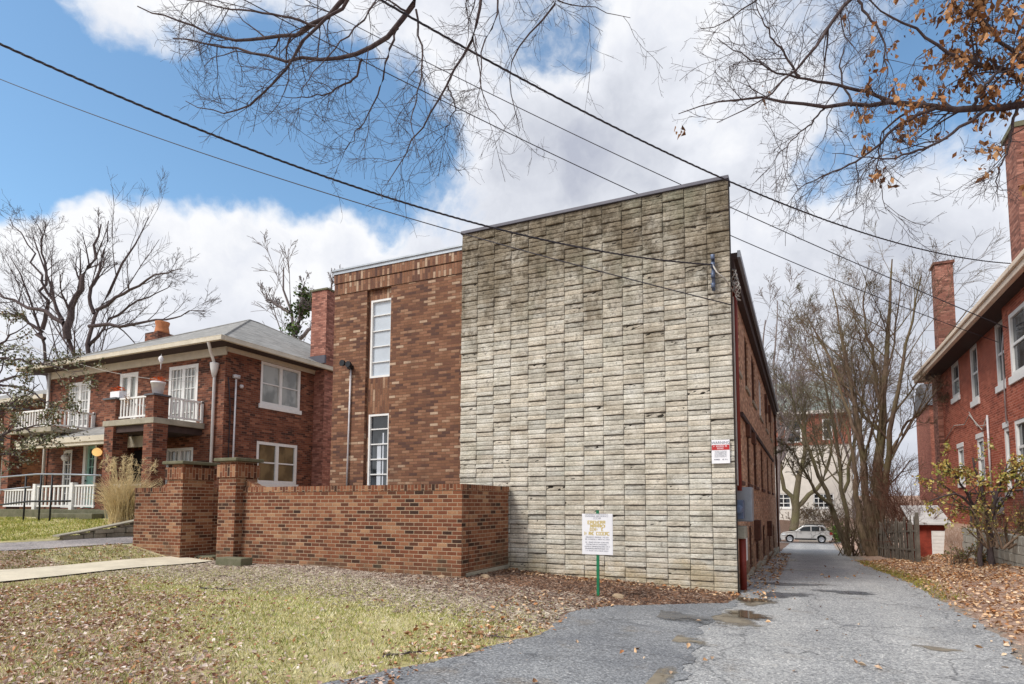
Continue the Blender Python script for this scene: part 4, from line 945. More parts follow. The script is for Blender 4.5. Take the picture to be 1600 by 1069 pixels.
# boundary: block retaining wall, chain link, shed, old fence
rw = thing('block_wall', 'pale grey concrete block retaining wall below the red house', 'wall', (4.3, 18, .4))
mb = MB(); r2 = np.random.default_rng(2)
for row in range(6):
    y = 14.0 - (.2 if row % 2 else 0)
    while y < 20.6:
        z0 = -.25+row*.2; mb.box(4.28+r2.uniform(-.01, .01), 4.5, y+.005, y+.395, z0+.004, z0+.196); y += .4
mb.build('blocks', M['block'], rw, bevel=.008)
mb = MB(); mb.box(4.30, 4.48, 13.9, 20.9, -.4, .93); mb.build('core', M['joint'], rw)
cf = thing('chain_link_fence', 'rusty chain link fence with top rail in front of the red house', 'fence', (4.6, 17, .95))
FX = 4.62
for y in (14.2, 16.6, 19.0, 21.4):
    mb = MB(); mb.tube([(FX, y, .3), (FX, y, 2.03)], .03, 8); mb.build('post', M['bark_dark'], cf, True)
mb = MB(); mb.tube([(FX, 14, 1.98), (FX, 21.5, 1.95)], .022, 8); mb.build('top_rail', M['bark_dark'], cf, True)
V, Fq = [], []
def wire(p, q, r):
    p, q = np.array(p), np.array(q); d = (q-p)/np.linalg.norm(q-p); a = np.cross(d, [1, 0, 0]); n0 = len(V)
    for e in (p, q):
        for k in range(3): an = 2.094*k; V.append(e + r*(np.array([1, 0, 0])*math.cos(an)+a*math.sin(an)))
    for k in range(3): Fq.append((n0+k, n0+(k+1) % 3, n0+3+(k+1) % 3, n0+3+k))
y = 13.2
while y < 22.4:
    for s in (1, -1):
        y0, y1 = y, y+s*1.0; z0, z1 = .95, 1.95
        lo, hi = 14.0, 21.5
        def clipt(v): return np.clip((v-y0)/(y1-y0), 0, 1)
        t0, t1 = sorted((clipt(lo), clipt(hi)))
        if t1-t0 > .02: wire((FX+.01*s, y0+(y1-y0)*t0, z0+(z1-z0)*t0), (FX+.01*s, y0+(y1-y0)*t1, z0+(z1-z0)*t1), .0035)
    y += .085
np_mesh('wire_mesh', V, Fq, M['bark_dark'], cf)
# small shed beyond the bank
sx, sy = 4.0, 24.1
sz = float(gz(3.6, 24.0))-.05
sh = thing('shed', 'small red shed with white door and white roof beyond the leaf bank', 'shed', (sx, sy, sz))
mb = MB(); mb.box(3.5, 4.52, 24.1, 25.9, sz-.3, sz+1.2); mb.build('wall', M['shedred'], sh)
mb = MB(); mb.box(4.04, 4.46, 24.04, 24.098, sz+.02, sz+1.0); d_ = mb.build('door', M['white'], sh, bevel=.01)
mb = MB()
for q in range(7): mb.box(4.07, 4.43, 24.03, 24.039, sz+.1+q*.12, sz+.19+q*.12)
mb.build('door_slats', M['white'], d_)
mb = MB(); mb.lathe((4.41, 24.02, sz+.5), [(.02, .02), (.025, -.02), (.01, -.03)], 8, 'y'); mb.build('handle', M['black'], d_)
mb = MB(); mb.prism([(3.42, 23.9, sz+1.21), (3.42, 26.1, sz+1.82), (3.42, 26.1, sz+1.87), (3.42, 23.9, sz+1.26)], (1.2, 0, 0)); mb.build('roof', M['roofwhite'], sh)
for a, b in ((3.40, 3.48), (4.54, 4.62)):
    mb = MB(); mb.box(a, b, 23.92, 24.0, sz-.3, sz+1.2); mb.build('corner_post', M['brown_wood'], sh)
of = thing('wooden_fence', 'sagging grey board fence along the leafy edge of the drive', 'fence', (2.7, 25, -.3))
mb = MB(); r2 = np.random.default_rng(5); k = 0
for y in np.arange(21.9, 34, .145):
    x = 3.2-.055*(y-22)+r2.uniform(-.03, .03); z0 = float(gz(x, y))-.05; h = r2.uniform(1.25, 1.5)*(1 if y < 28 else .85); tl = r2.uniform(-.05, .05)
    mb.prism([(x, y, z0), (x, y+.13, z0), (x+tl, y+.13+tl*.4, z0+h), (x+tl, y+.065, z0+h+.05), (x+tl, y+tl*.4, z0+h)], (.025, 0, 0))
mb.build('boards', M['oldwood'], of)
mb = MB(); mb.tube([(3.23, 21.9, .8), (2.57, 34, .1)], .04, 5); mb.tube([(3.23, 21.9, .2), (2.57, 34, -.5)], .04, 5); mb.build('rail', M['oldwood'], of)
mb = MB(); a = float(gz(3.0, 21.5)); mb.box(3.2, 3.3, 21.5, 21.6, a-.1, a+1.6); mb.build('post', M['oldwood'], of)

# ------------------------------------------------------------ silver car across the end of the drive
def car():
    x0 = -2.0; cy = 59.4; L = 4.42; base = float(gz(0, 59.4))+.02; W = 1.80
    t = thing('parked_car', 'silver compact off-road car parked across the end of the drive', 'car', (x0+L/2, cy+W/2, base))
    def loft(sections, name, mat, parent, sm_=True, bev=0):      # sections: (y offset, list of (x,z)) same count
        mb = MB(); n = len(sections[0][1]); vs = []
        for (yy, pr) in sections: vs += [(x0+p[0], cy+yy, base+p[1]) for p in pr]
        fs = [(k*n+i, k*n+(i+1) % n, (k+1)*n+(i+1) % n, (k+1)*n+i) for k in range(len(sections)-1) for i in range(n)]
        fs += [tuple(range(n)), tuple(range((len(sections)-1)*n, len(sections)*n))[::-1]]
        mb.add(vs, fs); return mb.build(name, mat, parent, bevel=bev)
    def arch(cx, r, a0, a1, n=9): return [(cx+r*math.cos(q), .36+r*math.sin(q)) for q in np.linspace(a0, a1, n)]
    low = [(.06, .46), (.12, .28)] + arch(.86, .42, math.pi+.2, -.2)[0:9] + arch(3.52, .42, math.pi+.2, -.2)[0:9] + [(4.30, .30), (4.40, .50), (4.42, .80), (4.36, 1.02), (3.9, 1.06), (2.2, 1.04), (1.35, 1.02), (.75, .97), (.25, .88), (.06, .74)]
    sh_ = lambda pr, k, dz=0: [((p[0]-2.2)*k+2.2, p[1]+(dz if p[1] > .8 else 0)) for p in pr]
    loft([(0.05, sh_(low, .975, -.03)), (0, low), (.10, low), (W-.10, low), (W, low), (W-.05, sh_(low, .975, -.03))], 'body', M['silver'], t, bev=.03)
    cab = [(1.25, 1.03), (1.95, 1.52), (2.3, 1.58), (3.4, 1.59), (3.75, 1.55), (4.22, 1.04)]
    cabi = [(1.45, 1.03), (2.05, 1.50), (2.35, 1.56), (3.4, 1.57), (3.68, 1.53), (4.05, 1.04)]
    c_ = loft([(.10, [(p[0], 1.03 if p[1] < 1.1 else p[1]) for p in cab]), (.22, [(q[0], q[1]+.05 if q[1] > 1.1 else q[1]) for q in cabi]), (W-.22, [(q[0], q[1]+.05 if q[1] > 1.1 else q[1]) for q in cabi]), (W-.10, cab)], 'roof', M['silver'], t, bev=.03)
    for pts in ([(1.55, 1.08), (2.02, 1.44), (2.62, 1.50), (2.62, 1.08)], [(2.72, 1.08), (2.72, 1.50), (3.36, 1.50), (3.36, 1.08)], [(3.46, 1.10), (3.46, 1.49), (3.62, 1.47), (3.9, 1.14)]):
        for yy, e in ((.085, .02), (W-.105, .02)):
            mb = MB(); mb.prism([(x0+p[0], cy+yy-.004+(p[1]-1.08)*0, base+p[1]) for p in pts], (0, e, 0)); mb.build('side_window', M['carglass'], t)
    mb = MB(); mb.prism([(x0+1.30, cy+.25, base+1.06), (x0+1.92, cy+.32, base+1.52), (x0+1.92, cy+W-.32, base+1.52), (x0+1.30, cy+W-.25, base+1.06)], (-.03, 0, .02)); mb.build('windscreen', M['carglass'], t)
    mb = MB(); mb.prism([(x0+4.20, cy+.3, base+1.10), (x0+3.82, cy+.34, base+1.50), (x0+3.82, cy+W-.34, base+1.50), (x0+4.20, cy+W-.3, base+1.10)], (.03, 0, .02)); mb.build('rear_window', M['carglass'], t)
    for wx in (.86, 3.52):
        for wy, s in ((.02, -1), (W-.02, 1)):
            mb = MB(); mb.lathe((x0+wx, cy+wy, base+.345), [(.22, -.02*s), (.33, -.01*s), (.345, .05*-s*-1), (.345, -.17*s*1 if s < 0 else -.17), (.2, -.18 if s > 0 else .18)], 26, 'y')
            w_ = mb.build('wheel', M['tyre'], t, True)
            mb = MB(); mb.lathe((x0+wx, cy+wy, base+.345), [(.225, -.0*s), (.225, .012*s), (.19, .014*s), (.19, .004*s), (.06, .012*s), (.05, .02*s)], 24, 'y')
            mb.build('rim', M['rim'], w_, True)
            sp = MB()
            for k in range(5):
                a = k*1.2566; ca, sa = math.cos(a), math.sin(a)
                sp.prism([(x0+wx+ca*.05-sa*.03, cy+wy+s*.014, base+.345+sa*.05+ca*.03), (x0+wx+ca*.2-sa*.02, cy+wy+s*.014, base+.345+sa*.2+ca*.02), (x0+wx+ca*.2+sa*.02, cy+wy+s*.014, base+.345+sa*.2-ca*.02), (x0+wx+ca*.05+sa*.03, cy+wy+s*.014, base+.345+sa*.05-ca*.03)], (0, s*.012, 0))
            sp.build('spokes', M['rim'], w_)
    for yy in (-.012, W-.03):
        mb = MB(); mb.box(x0+.18, x0+.52, cy+yy, cy+yy+.04, base+.68, base+.82); mb.build('headlight', M['clearlamp'], t, bevel=.01)
        mb = MB(); mb.box(x0+4.2, x0+4.43, cy+yy, cy+yy+.04, base+.78, base+1.0); mb.build('tail_light', M['redlamp'], t, bevel=.01)
    mb = MB(); mb.box(x0+1.26, x0+3.12, cy-.015, cy+.01, base+.30, base+.42); mb.box(x0+.02, x0+.2, cy+.05, cy+W-.05, base+.27, base+.42); mb.box(x0+4.25, x0+4.46, cy+.05, cy+W-.05, base+.28, base+.46); mb.build('lower_trim', M['tyre'], t, bevel=.01)
    for xx in (1.42, 2.67, 3.45):
        mb = MB(); mb.box(x0+xx, x0+xx+.012, cy-.006, cy+.004, base+.44, base+1.02); mb.build('door_seam', M['tyre'], t)
    for xx in (2.4, 3.2):
        mb = MB(); mb.box(x0+xx, x0+xx+.17, cy-.03, cy, base+.87, base+.91); mb.build('door_handle', M['silver'], t)
    for yy in (.28, W-.31):
        mb = MB(); mb.tube([(x0+2.1, cy+yy, base+1.57), (x0+2.25, cy+yy, base+1.65), (x0+3.6, cy+yy, base+1.66), (x0+3.75, cy+yy, base+1.58)], .02, 6); mb.build('roof_rail', M['tyre'], t)
    for yy in (-.16, W+.02):
        mb = MB(); mb.box(x0+1.62, x0+1.78, cy+yy, cy+yy+.15, base+1.02, base+1.16); mb.build('wing_mirror', M['silver'], t, bevel=.03)
car()
# ------------------------------------------------------------ houses beyond the lane
wh = thing('terrace_house', 'pale stucco and brick house with slate mansard roof beyond the lane', 'house', (2, 76, 0))
HY = 76; wfh = WF('y', HY, -1)
hx0, hx1 = -6.5, 5.4; hz = 10.6
mb = MB(); wins = [(1.2, 3.4, 1.2, 2.9), (-4.5, -1.2, 1.2, 2.9)]; wfh.wall(mb, hx0, hx1, -2, 8.6, wins, .4, .15); mb.build('stucco_wall', M['stucco'], wh)
for (a, b, c, d) in wins: wfh.window(wh, a, b, c, d, vs=4, hs=3, fw=.14, mw=.09, depth=.12, sill=.15)
up = WF('y', HY-.12, -1); wu = [(-5.3, -4.2, 9.1, 11.6), (-1.6, .2, 8.9, 11.7), (2.4, 3.5, 9.1, 11.6)]
mb = MB(); up.wall(mb, hx0, hx1, 8.602, 12.2, wu, .5, .15); mb.build('brick_storey', M['brick_far'], wh)
for (a, b, c, d) in wu: up.window(wh, a, b, c, d, vs=1, hs=2, fw=.16, mw=.1, depth=.12)
mb = MB(); up.box(mb, hx0-.4, hx1+.4, 12.202, 12.6, -.5, .5); mb.build('cornice', M['stucco'], wh)
mb = MB(); mb.add([(hx0-.3, HY-.5, 12.6), (hx1+.3, HY-.5, 12.6), (hx1+.3, HY+11, 12.6), (hx0-.3, HY+11, 12.6), (hx0+1.5, HY+2.2, 16.6), (hx1-1.5, HY+2.2, 16.6), (hx1-1.5, HY+9, 16.6), (hx0+1.5, HY+9, 16.6)], [(0, 1, 5, 4), (1, 2, 6, 5), (2, 3, 7, 6), (3, 0, 4, 7), (4, 5, 6, 7), (0, 1, 2, 3)]); mb.build('roof', M['roofgreen'], wh)
mb = MB(); mb.box(hx0+.1, hx0+1.5, HY+2, HY+3.4, 12.6, 18.6); mb.build('chimney', M['brick_far'], wh); mb = MB(); mb.box(hx1-1.6, hx1-.1, HY+2, HY+3.4, 12.6, 18.2); mb.build('chimney', M['brick_far'], wh)
mb = MB(); mb.box(hx0, hx1, HY+.41, HY+10.5, -2, 12.2); mb.build('rear_block', M['brick_far'], wh)
def far_house(x0, x1, y, z1, roof, label, bay=None):
    t = thing('terrace_house', label, 'house', ((x0+x1)/2, y, 0), 'brick houses beyond the trees'); w = WF('y', y, -1); zs = 1.0
    ws_ = [(x0+(x1-x0)*f-.7, x0+(x1-x0)*f+.7, z, z+2.4) for f in (.2, .5, .8) for z in np.arange(2.5, z1-3, 4.0)]
    mb = MB(); w.wall(mb, x0, x1, -1, z1, ws_, .4, .15); mb.box(x0, x1, y+.41, y+9, -1, z1); mb.build('wall', M['brick_far'], t)
    for (a, b, c, d) in ws_: w.window(t, a, b, c, d, hs=2, fw=.16, mw=.1, sill=.2, depth=.12)
    mb = MB(); mb.prism([(x0-.3, y-.5, z1), (x0-.3, y+3.0, z1+3.2), (x0-.3, y+6, z1+3.2), (x0-.3, y+9.5, z1)], (x1-x0+.6, 0, 0)); mb.build('roof', M[roof], t)
    mb = MB(); mb.box(x0+.3, x0+1.5, y+3, y+4.2, z1+.5, z1+5.4); mb.build('chimney', M['brick_far'], t)
    if bay:
        mb = MB(); mb.box(bay[0], bay[1], y-1.4, y-.01, 1, bay[2]); b_ = mb.build('bay', M['stucco'], t)
        bwf = WF('y', y-1.4, -1)
        for z in np.arange(3, bay[2]-2.2, 3.8):
            mb = MB(); bwf.box(mb, bay[0]+.4, bay[1]-.4, z, z+2.1, -.03, .012); mb.build('window', M['glass'], b_)
        mb = MB(); mb.box(bay[0]-.3, bay[1]+.3, y-1.8, y-.008, bay[2]+.001, bay[2]+.4); mb.build('bay_cornice', M['cream'], b_)
far_house(14.5, 21.5, 84, 13.6, 'roofdark', 'brick terrace house with white bay seen through bare branches', (16.2, 18.6, 12.0))
far_house(22.2, 30.5, 88, 11.6, 'roofdark', 'lower brick terrace house beside the red house corner')
far_house(30.9, 41, 92, 13.0, 'roofgreen', 'far brick terrace house mostly behind the red house')
# ------------------------------------------------------------ branches
class Tubes:
    def __init__(s): s.b = []
    def add(s, P, R, sides): s.b.append((np.asarray(P, float), np.asarray(R, float), sides))
    def mesh(s, name, mat, parent=None, smooth=True):
        V, F_, n0 = [], [], 0
        for P, R, k in s.b:
            B, n, _ = P.shape
            if B == 0: continue
            T = np.gradient(P, axis=1); T /= np.linalg.norm(T, axis=2, keepdims=True)+1e-9
            ref = np.where(np.abs(T[..., 2:3]) < .9, np.array([0, 0, 1.]), np.array([1., 0, 0]))
            N1 = np.cross(T, ref); N1 /= np.linalg.norm(N1, axis=2, keepdims=True)+1e-9; N2 = np.cross(T, N1)
            a = np.arange(k)*2*math.pi/k
            ring = P[:, :, None, :] + R[:, :, None, None]*(N1[:, :, None, :]*np.cos(a)[None, None, :, None]+N2[:, :, None, :]*np.sin(a)[None, None, :, None])
            V.append(ring.reshape(-1, 3))
            i = (np.arange(B)[:, None, None]*n*k + np.arange(n-1)[None, :, None]*k + np.arange(k)[None, None, :]); j = (np.arange(B)[:, None, None]*n*k + np.arange(n-1)[None, :, None]*k + (np.arange(k)[None, None, :]+1) % k)
            F_.append(np.stack([i, j, j+k, i+k], -1).reshape(-1, 4)+n0); n0 += B*n*k
        return np_mesh(name, np.concatenate(V), np.concatenate(F_), mat, parent, smooth=smooth)
def perp(T, r):
    ref = np.where(np.abs(T[:, 2:3]) < .9, np.array([0, 0, 1.]), np.array([1., 0, 0])); N1 = np.cross(T, ref); N1 /= np.linalg.norm(N1, axis=1, keepdims=True)
    N2 = np.cross(T, N1); a = r.uniform(0, 6.283, len(T))[:, None]; return N1*np.cos(a)+N2*np.sin(a)
def sprout(P, R, r, k, n, lr, ang, rr, tr=(.25, 1), trop=.0, wob=.12, droop=0., taper=.35, absL=None):
    """children of a batch of limbs"""
    B, m, _ = P.shape
    L = np.linalg.norm(np.diff(P, axis=1), axis=2).sum(1)
    idx = np.repeat(np.arange(B), k); t = r.uniform(*tr, len(idx)); f = t*(m-1); i0 = np.minimum(f.astype(int), m-2); w = (f-i0)[:, None]
    p0 = P[idx, i0]*(1-w)+P[idx, i0+1]*w; r0 = R[idx, i0]*(1-w[:, 0])+R[idx, i0+1]*w[:, 0]
    T = P[idx, i0+1]-P[idx, i0]; T /= np.linalg.norm(T, axis=1, keepdims=True)+1e-9
    a = np.radians(r.uniform(*ang, len(idx)))[:, None]; D = T*np.cos(a)+perp(T, r)*np.sin(a)
    ln = (r.uniform(*absL, len(idx)) if absL else L[idx]*r.uniform(*lr, len(idx))*(1.15-.6*t)); rad = r0*r.uniform(rr[0], rr[1], len(idx))
    return grow(p0, D, ln, rad, r, n, trop, wob, droop, taper)
def grow(p, D, ln, rad, r, n, trop, wob, droop=0, taper=.35):
    out = [p]; D = D/np.linalg.norm(D, axis=1, keepdims=True)
    for k in range(n-1):
        D = D + r.normal(0, wob, D.shape); D[:, 2] += trop - droop*k; D /= np.linalg.norm(D, axis=1, keepdims=True)
        out.append(out[-1]+D*(ln/(n-1))[:, None])
    Rr = rad[:, None]*np.linspace(1, taper, n)[None]
    return np.stack(out, 1), Rr
def resamp(pts, n, r, jit=0):
    pts = np.array(pts, float); d = np.r_[0, np.cumsum(np.linalg.norm(np.diff(pts, axis=0), axis=1))]; t = np.linspace(0, d[-1], n)
    q = np.stack([np.interp(t, d, pts[:, i]) for i in range(3)], -1)
    for _ in range(2): q[1:-1] = (q[:-2]+2*q[1:-1]+q[2:])/4
    if jit: q[1:-1] += r.normal(0, jit, q[1:-1].shape)
    return q
def limbs(tracks, r, n=14, jit=0.):
    P = np.stack([resamp(t[0], n, r, jit) for t in tracks]); R = np.stack([np.linspace(t[1], t[2], n) for t in tracks]); return P, R
def bare_tree(name, label, base, tracks, seed, mats, levels, cat='tree', group=None, minr=.004, n=14, jit=.03, trunk_levels=1):
    r = np.random.default_rng(seed); t = thing(name, label, cat, tuple(base), group)
    P, R = limbs(tracks, r, n, jit); tr = Tubes(); cr = Tubes(); tr.add(P, R, 9); cur = (P, R)
    pools = [cur]
    for li, lv in enumerate(levels):
        src = pools[-1]
        P2, R2 = sprout(src[0], src[1], r, **lv); R2 = np.maximum(R2, minr)
        (tr if li < trunk_levels-0 and trunk_levels > 1 else cr).add(P2, R2, 5 if li == 0 else 3); pools.append((P2, R2))
    tr.mesh('trunk', mats, t); cr.mesh('crown', mats, t)
    return t, pools
def leaf_quads(P, D, sz, r, cols, wid=.5, fold=.3):
    """one folded leaf per point: tip along D"""
    n = len(P); D = D/np.linalg.norm(D, axis=1, keepdims=True); Sd = perp(D, r); Nn = np.cross(D, Sd); s = sz[:, None]
    a = P; b = P+D*s*.5+Sd*s*wid*.5+Nn*s*fold*r.uniform(-.5, 1, (n, 1)); c = P+D*s+Nn*s*fold*r.uniform(-.8, .8, (n, 1)); d = P+D*s*.5-Sd*s*wid*.5+Nn*s*fold*r.uniform(-.5, 1, (n, 1)); m_ = P+D*s*.5
    V = np.stack([a, b, c, d, m_], 1).reshape(-1, 3); i = np.arange(n)[:, None]*5
    F_ = np.concatenate([i+np.array([[0, 1, 4]]), i+np.array([[1, 2, 4]]), i+np.array([[2, 3, 4]]), i+np.array([[3, 0, 4]])])
    return V, F_, np.repeat(cols, 5, axis=0)
def pick(r, n, pal, w=None, jit=.12):
    pal = np.array([S(*c)[:3] for c in pal]); i = r.choice(len(pal), n, p=w); return np.clip(pal[i]*r.normal(1, jit, (n, 1)), 0, 1)
def A(tr, d): return [at(x, y, (d if not hasattr(d, '__len__') else d[0]+(d[1]-d[0])*i/(len(tr)-1))) for i, (x, y) in enumerate(tr)]

# trees behind the left house
LV = [dict(k=10, n=7, lr=(.2, .4), ang=(18, 42), rr=(.32, .5), tr=(.2, .98), trop=.07, wob=.10), dict(k=7, n=5, lr=(.35, .6), ang=(20, 48), rr=(.45, .6), trop=.05, wob=.13), dict(k=4, n=4, lr=(.35, .65), ang=(20, 50), rr=(.5, .7), trop=.04, wob=.16)]
def base_at(px, d): p = at(px, 780, d); return np.array([p[0], p[1], float(gz(p[0], p[1]))])
d = 44; b = base_at(118, d)
T_ = [([b, *A([(112, 560), (106, 530), (98, 497), (85, 470), (70, 430), (52, 370)], d)], .28, .03), ([*A([(106, 530), (104, 497), (118, 470), (134, 430), (150, 385), (158, 350)], d)], .28, .04),
      ([at(100, 505, d), *A([(80, 490), (50, 480), (10, 470), (-40, 430)], (d, d+3))], .17, .03), ([at(98, 500, d), *A([(80, 465), (62, 425), (40, 375), (15, 340)], d)], .12, .02)]
bare_tree('bare_tree', 'large bare tree behind the left house, forked trunk left of the orange chimney', b, T_, 21, M['bark_dark'], LV, minr=.008, n=12, jit=.12)
b = base_at(140, d-1)
T_ = [([b, *A([(133, 560), (136, 520), (147, 490), (160, 465), (185, 435), (205, 405), (222, 370), (232, 340)], d-1)], .26, .03), ([at(139, 510, d-1), *A([(165, 515), (200, 508), (240, 505), (290, 495), (318, 485)], (d-1, d-3))], .14, .02),
      ([at(147, 490, d-1), *A([(140, 460), (152, 425), (165, 385), (170, 345)], d-1)], .14, .02), ([at(150, 485, d-1), *A([(185, 465), (220, 440), (255, 425), (285, 420)], (d-1, d-4))], .13, .02), ([at(139, 550, d-1), *A([(155, 520), (170, 495), (205, 480), (250, 455), (270, 440)], (d-1, d+1))], .13, .02)]
bare_tree('bare_tree', 'large bare tree behind the left house with long boughs spreading right', b, T_, 22, M['bark_dark'], LV, minr=.008, n=12, jit=.12)
b = base_at(78, d+2)
T_ = [([b, *A([(76, 560), (73, 540), (62, 505), (52, 475), (38, 440), (15, 400)], d+2)], .22, .03), ([at(70, 530, d+2), *A([(45, 500), (20, 490), (-20, 485)], d+2)], .16, .03), ([at(66, 515, d+2), *A([(72, 480), (76, 440), (68, 390), (58, 350)], d+2)], .16, .03)]
bare_tree('bare_tree', 'bare tree at the far left behind the neighbour house roof', b, T_, 23, M['bark_dark'], LV, minr=.008, n=12, jit=.12)
# ivy clad tree behind the tall chimney
d = 40; b = base_at(468, d)
T_ = [([b, *A([(466, 540), (460, 510), (450, 480), (445, 445), (443, 418)], d)], .30, .04), ([at(462, 520, d), *A([(470, 495), (480, 470), (476, 440)], d)], .2, .03), ([at(452, 488, d), *A([(435, 478), (420, 465), (408, 455)], d)], .13, .03), ([at(468, 530, d), *A([(500, 500), (515, 470), (519, 435)], d)], .14, .03)]
t_, pools = bare_tree('bare_tree', 'bare tree with green ivy on its trunk between roof and tall chimney', b, T_, 24, M['bark_grey'], LV[:2]+[dict(LV[2], k=5)], minr=.014, n=12, jit=.08)
r = np.random.default_rng(31); n = 1300; q = r.integers(0, 2, n); tt = r.uniform(.42, .85, n); P_ = np.stack([pools[0][0][a][np.minimum((b_*11).astype(int), 11)] for a, b_ in zip(q, tt)])+r.normal(0, .28, (n, 3))
V, F_, Cc = leaf_quads(P_, r.normal(0, 1, (n, 3)), r.uniform(.14, .28, n), r, pick(r, n, [(70, 90, 44), (98, 116, 60), (58, 74, 38)]), .8); np_mesh('ivy', V, F_, M['leaf'], t_, colors=Cc)

# right: multi stem tree with shaggy trunk
LR = [dict(k=11, n=7, lr=(.28, .5), ang=(20, 52), rr=(.28, .46), tr=(.28, .98), trop=.07, wob=.11), dict(k=8, n=5, lr=(.35, .6), ang=(20, 48), rr=(.45, .6), trop=.05, wob=.14), dict(k=8, n=4, lr=(.4, .7), ang=(20, 55), rr=(.5, .7), trop=.03, wob=.17)]
d = 25; b = base_at(1368, d)
T_ = [([b, *A([(1369, 850), (1372, 760), (1376, 660), (1384, 560), (1392, 470), (1394, 405)], d)], .26, .025), ([b+[.05, 0, 0], *A([(1378, 850), (1384, 740), (1396, 640), (1412, 560), (1428, 480), (1440, 430)], (d, d-2))], .17, .02), ([b-[.1, 0, 0], *A([(1358, 850), (1352, 740), (1338, 640), (1322, 560), (1312, 490), (1300, 450)], (d, d+1))], .18, .02),
      ([at(1352, 720, d), *A([(1330, 660), (1310, 590), (1285, 540), (1262, 500)], (d, d+2))], .09, .015), ([at(1384, 720, d), *A([(1410, 670), (1440, 640), (1475, 600)], (d, d-2))], .08, .015), ([at(1376, 640, d), *A([(1366, 580), (1352, 520), (1348, 460), (1352, 430)], (d, d-1))], .09, .015), ([b-[.25, 0, 0], *A([(1346, 850), (1338, 760), (1330, 690), (1308, 640)], (d, d+1.5))], .17, .02)]
t_, pools = bare_tree('bare_tree', 'tall multi-stemmed bare tree with shaggy trunk beside the drive', b, T_, 41, M['bark_brown'], LR, minr=.005, n=14, jit=.04)
r = np.random.default_rng(42); n = 700; tt = r.uniform(0, 1, n); p0 = b+np.stack([r.normal(0, .38, n), r.normal(0, .3, n), tt*3.6], -1)
Pv, Rv = grow(p0, np.stack([r.normal(0, .25, n), r.normal(0, .25, n), np.ones(n)], -1), r.uniform(.7, 1.8, n), np.full(n, .010), r, 5, 0, .12); tb = Tubes(); tb.add(Pv, Rv, 3); tb.mesh('vines', M['bark_brown'], t_)
d = 29; b = base_at(1322, d)
T_ = [([b, *A([(1316, 840), (1300, 790), (1280, 745), (1262, 700), (1245, 640), (1232, 600)], (d, d+1))], .15, .02), ([b, *A([(1322, 830), (1318, 760), (1306, 690), (1290, 610), (1275, 540), (1265, 500)], d)], .13, .015), ([at(1300, 790, d), *A([(1270, 770), (1250, 720), (1225, 690)], (d, d+1))], .10, .02), ([at(1318, 770, d), *A([(1334, 700), (1340, 620), (1330, 540)], d)], .09, .015)]
bare_tree('bare_tree', 'mossy leaning bare tree left of the shaggy trunked tree', b, T_, 43, M['bark_moss'], LR, minr=.008, n=12, jit=.05)
d = 63.5; b = base_at(1238, d)
T_ = [([b, *A([(1238, 830), (1241, 800), (1243, 785), (1250, 740), (1262, 690), (1258, 640)], d)], .46, .07), ([at(1242, 795, d), *A([(1268, 775), (1290, 745), (1300, 700), (1296, 650)], d)], .28, .05), ([at(1241, 790, d), *A([(1225, 760), (1219, 720), (1222, 680), (1212, 640)], d)], .26, .05)]
bare_tree('bare_tree', 'low forked mossy tree behind the silver car before the stucco house', b, T_, 44, M['bark_moss'], [dict(LR[0], k=8), dict(LR[1], k=7), dict(LR[2], k=5)], minr=.022, n=12, jit=.1)
for px, d, top, sd, lb in ((1196, 47, 500, 51, 'bare grey tree showing above the far end of the side wall'), (1215, 56, 470, 52, 'hazy bare tree above the stucco house roof'), (1335, 66, 480, 54, 'hazy bare tree behind the multi-stemmed tree')):
    b = base_at(px, d); k = d/925
    T_ = [([b, *A([(px, 760), (px+2, 690), (px-4, 610), (px, top)], d)], .22, .04), ([at(px, 740, d), *A([(px-22, 670), (px-38, 600), (px-52, top+50)], d)], .15, .03), ([at(px, 730, d), *A([(px+22, 660), (px+40, 600), (px+50, top+40)], d)], .15, .03)]
    bare_tree('bare_tree', lb, b, T_, sd, M['bark_grey'], [dict(LR[0], k=10), dict(LR[1], k=8), dict(LR[2], k=7)], minr=.016, n=12, jit=.14)
# reddish scrub by the fence
def scrub(name, label, px, d, h, w, ns, seed, mat, cat='shrub', minr=.005, lv=(6, 5)):
    b = base_at(px, d); r = np.random.default_rng(seed); t = thing(name, label, cat, tuple(b))
    p0 = b+np.stack([r.normal(0, w*.25, ns), r.normal(0, w*.25, ns), np.full(ns, -.05)], -1)
    P, R = grow(p0, np.stack([r.normal(0, .45, ns), r.normal(0, .45, ns), np.ones(ns)], -1), r.uniform(.6, 1.1, ns)*h, r.uniform(.012, .035, ns), r, 9, .02, .13, 0)
    tb = Tubes(); tb.add(P, R, 5); P2, R2 = sprout(P, R, r, lv[0], 6, (.25, .5), (20, 60), (.4, .6), wob=.16); R2 = np.maximum(R2, minr)
    tb.mesh('stems', mat, t); tw = Tubes(); tw.add(P2, R2, 3); P3, R3 = sprout(P2, R2, r, lv[1], 4, (.3, .6), (20, 60), (.5, .7), wob=.2); tw.add(P3, np.maximum(R3, minr*.8), 3); tw.mesh('twigs', mat, t)
    return t, (P2, R2), (P3, R3)
scrub('bare_shrub', 'reddish brown bare scrub growing through the old board fence', 1412, 22.0, 3.6, 1.1, 16, 61, M['bark_scrub'], lv=(10, 7))
scrub('bare_shrub', 'tangled brown brush between the drive and the leaning tree', 1338, 26.5, 2.6, 1.6, 26, 62, M['bark_brown'], lv=(8, 6))
scrub('bare_shrub', 'brown twiggy brush under the far brick terrace', 1440, 33, 3.5, 3, 26, 63, M['bark_scrub'], lv=(8, 5), minr=.008)
scrub('bare_shrub', 'brown brush on the bank behind the parked car', 1268, 66, 2.4, 6, 40, 64, M['bark_brown'], lv=(8, 5), minr=.02)
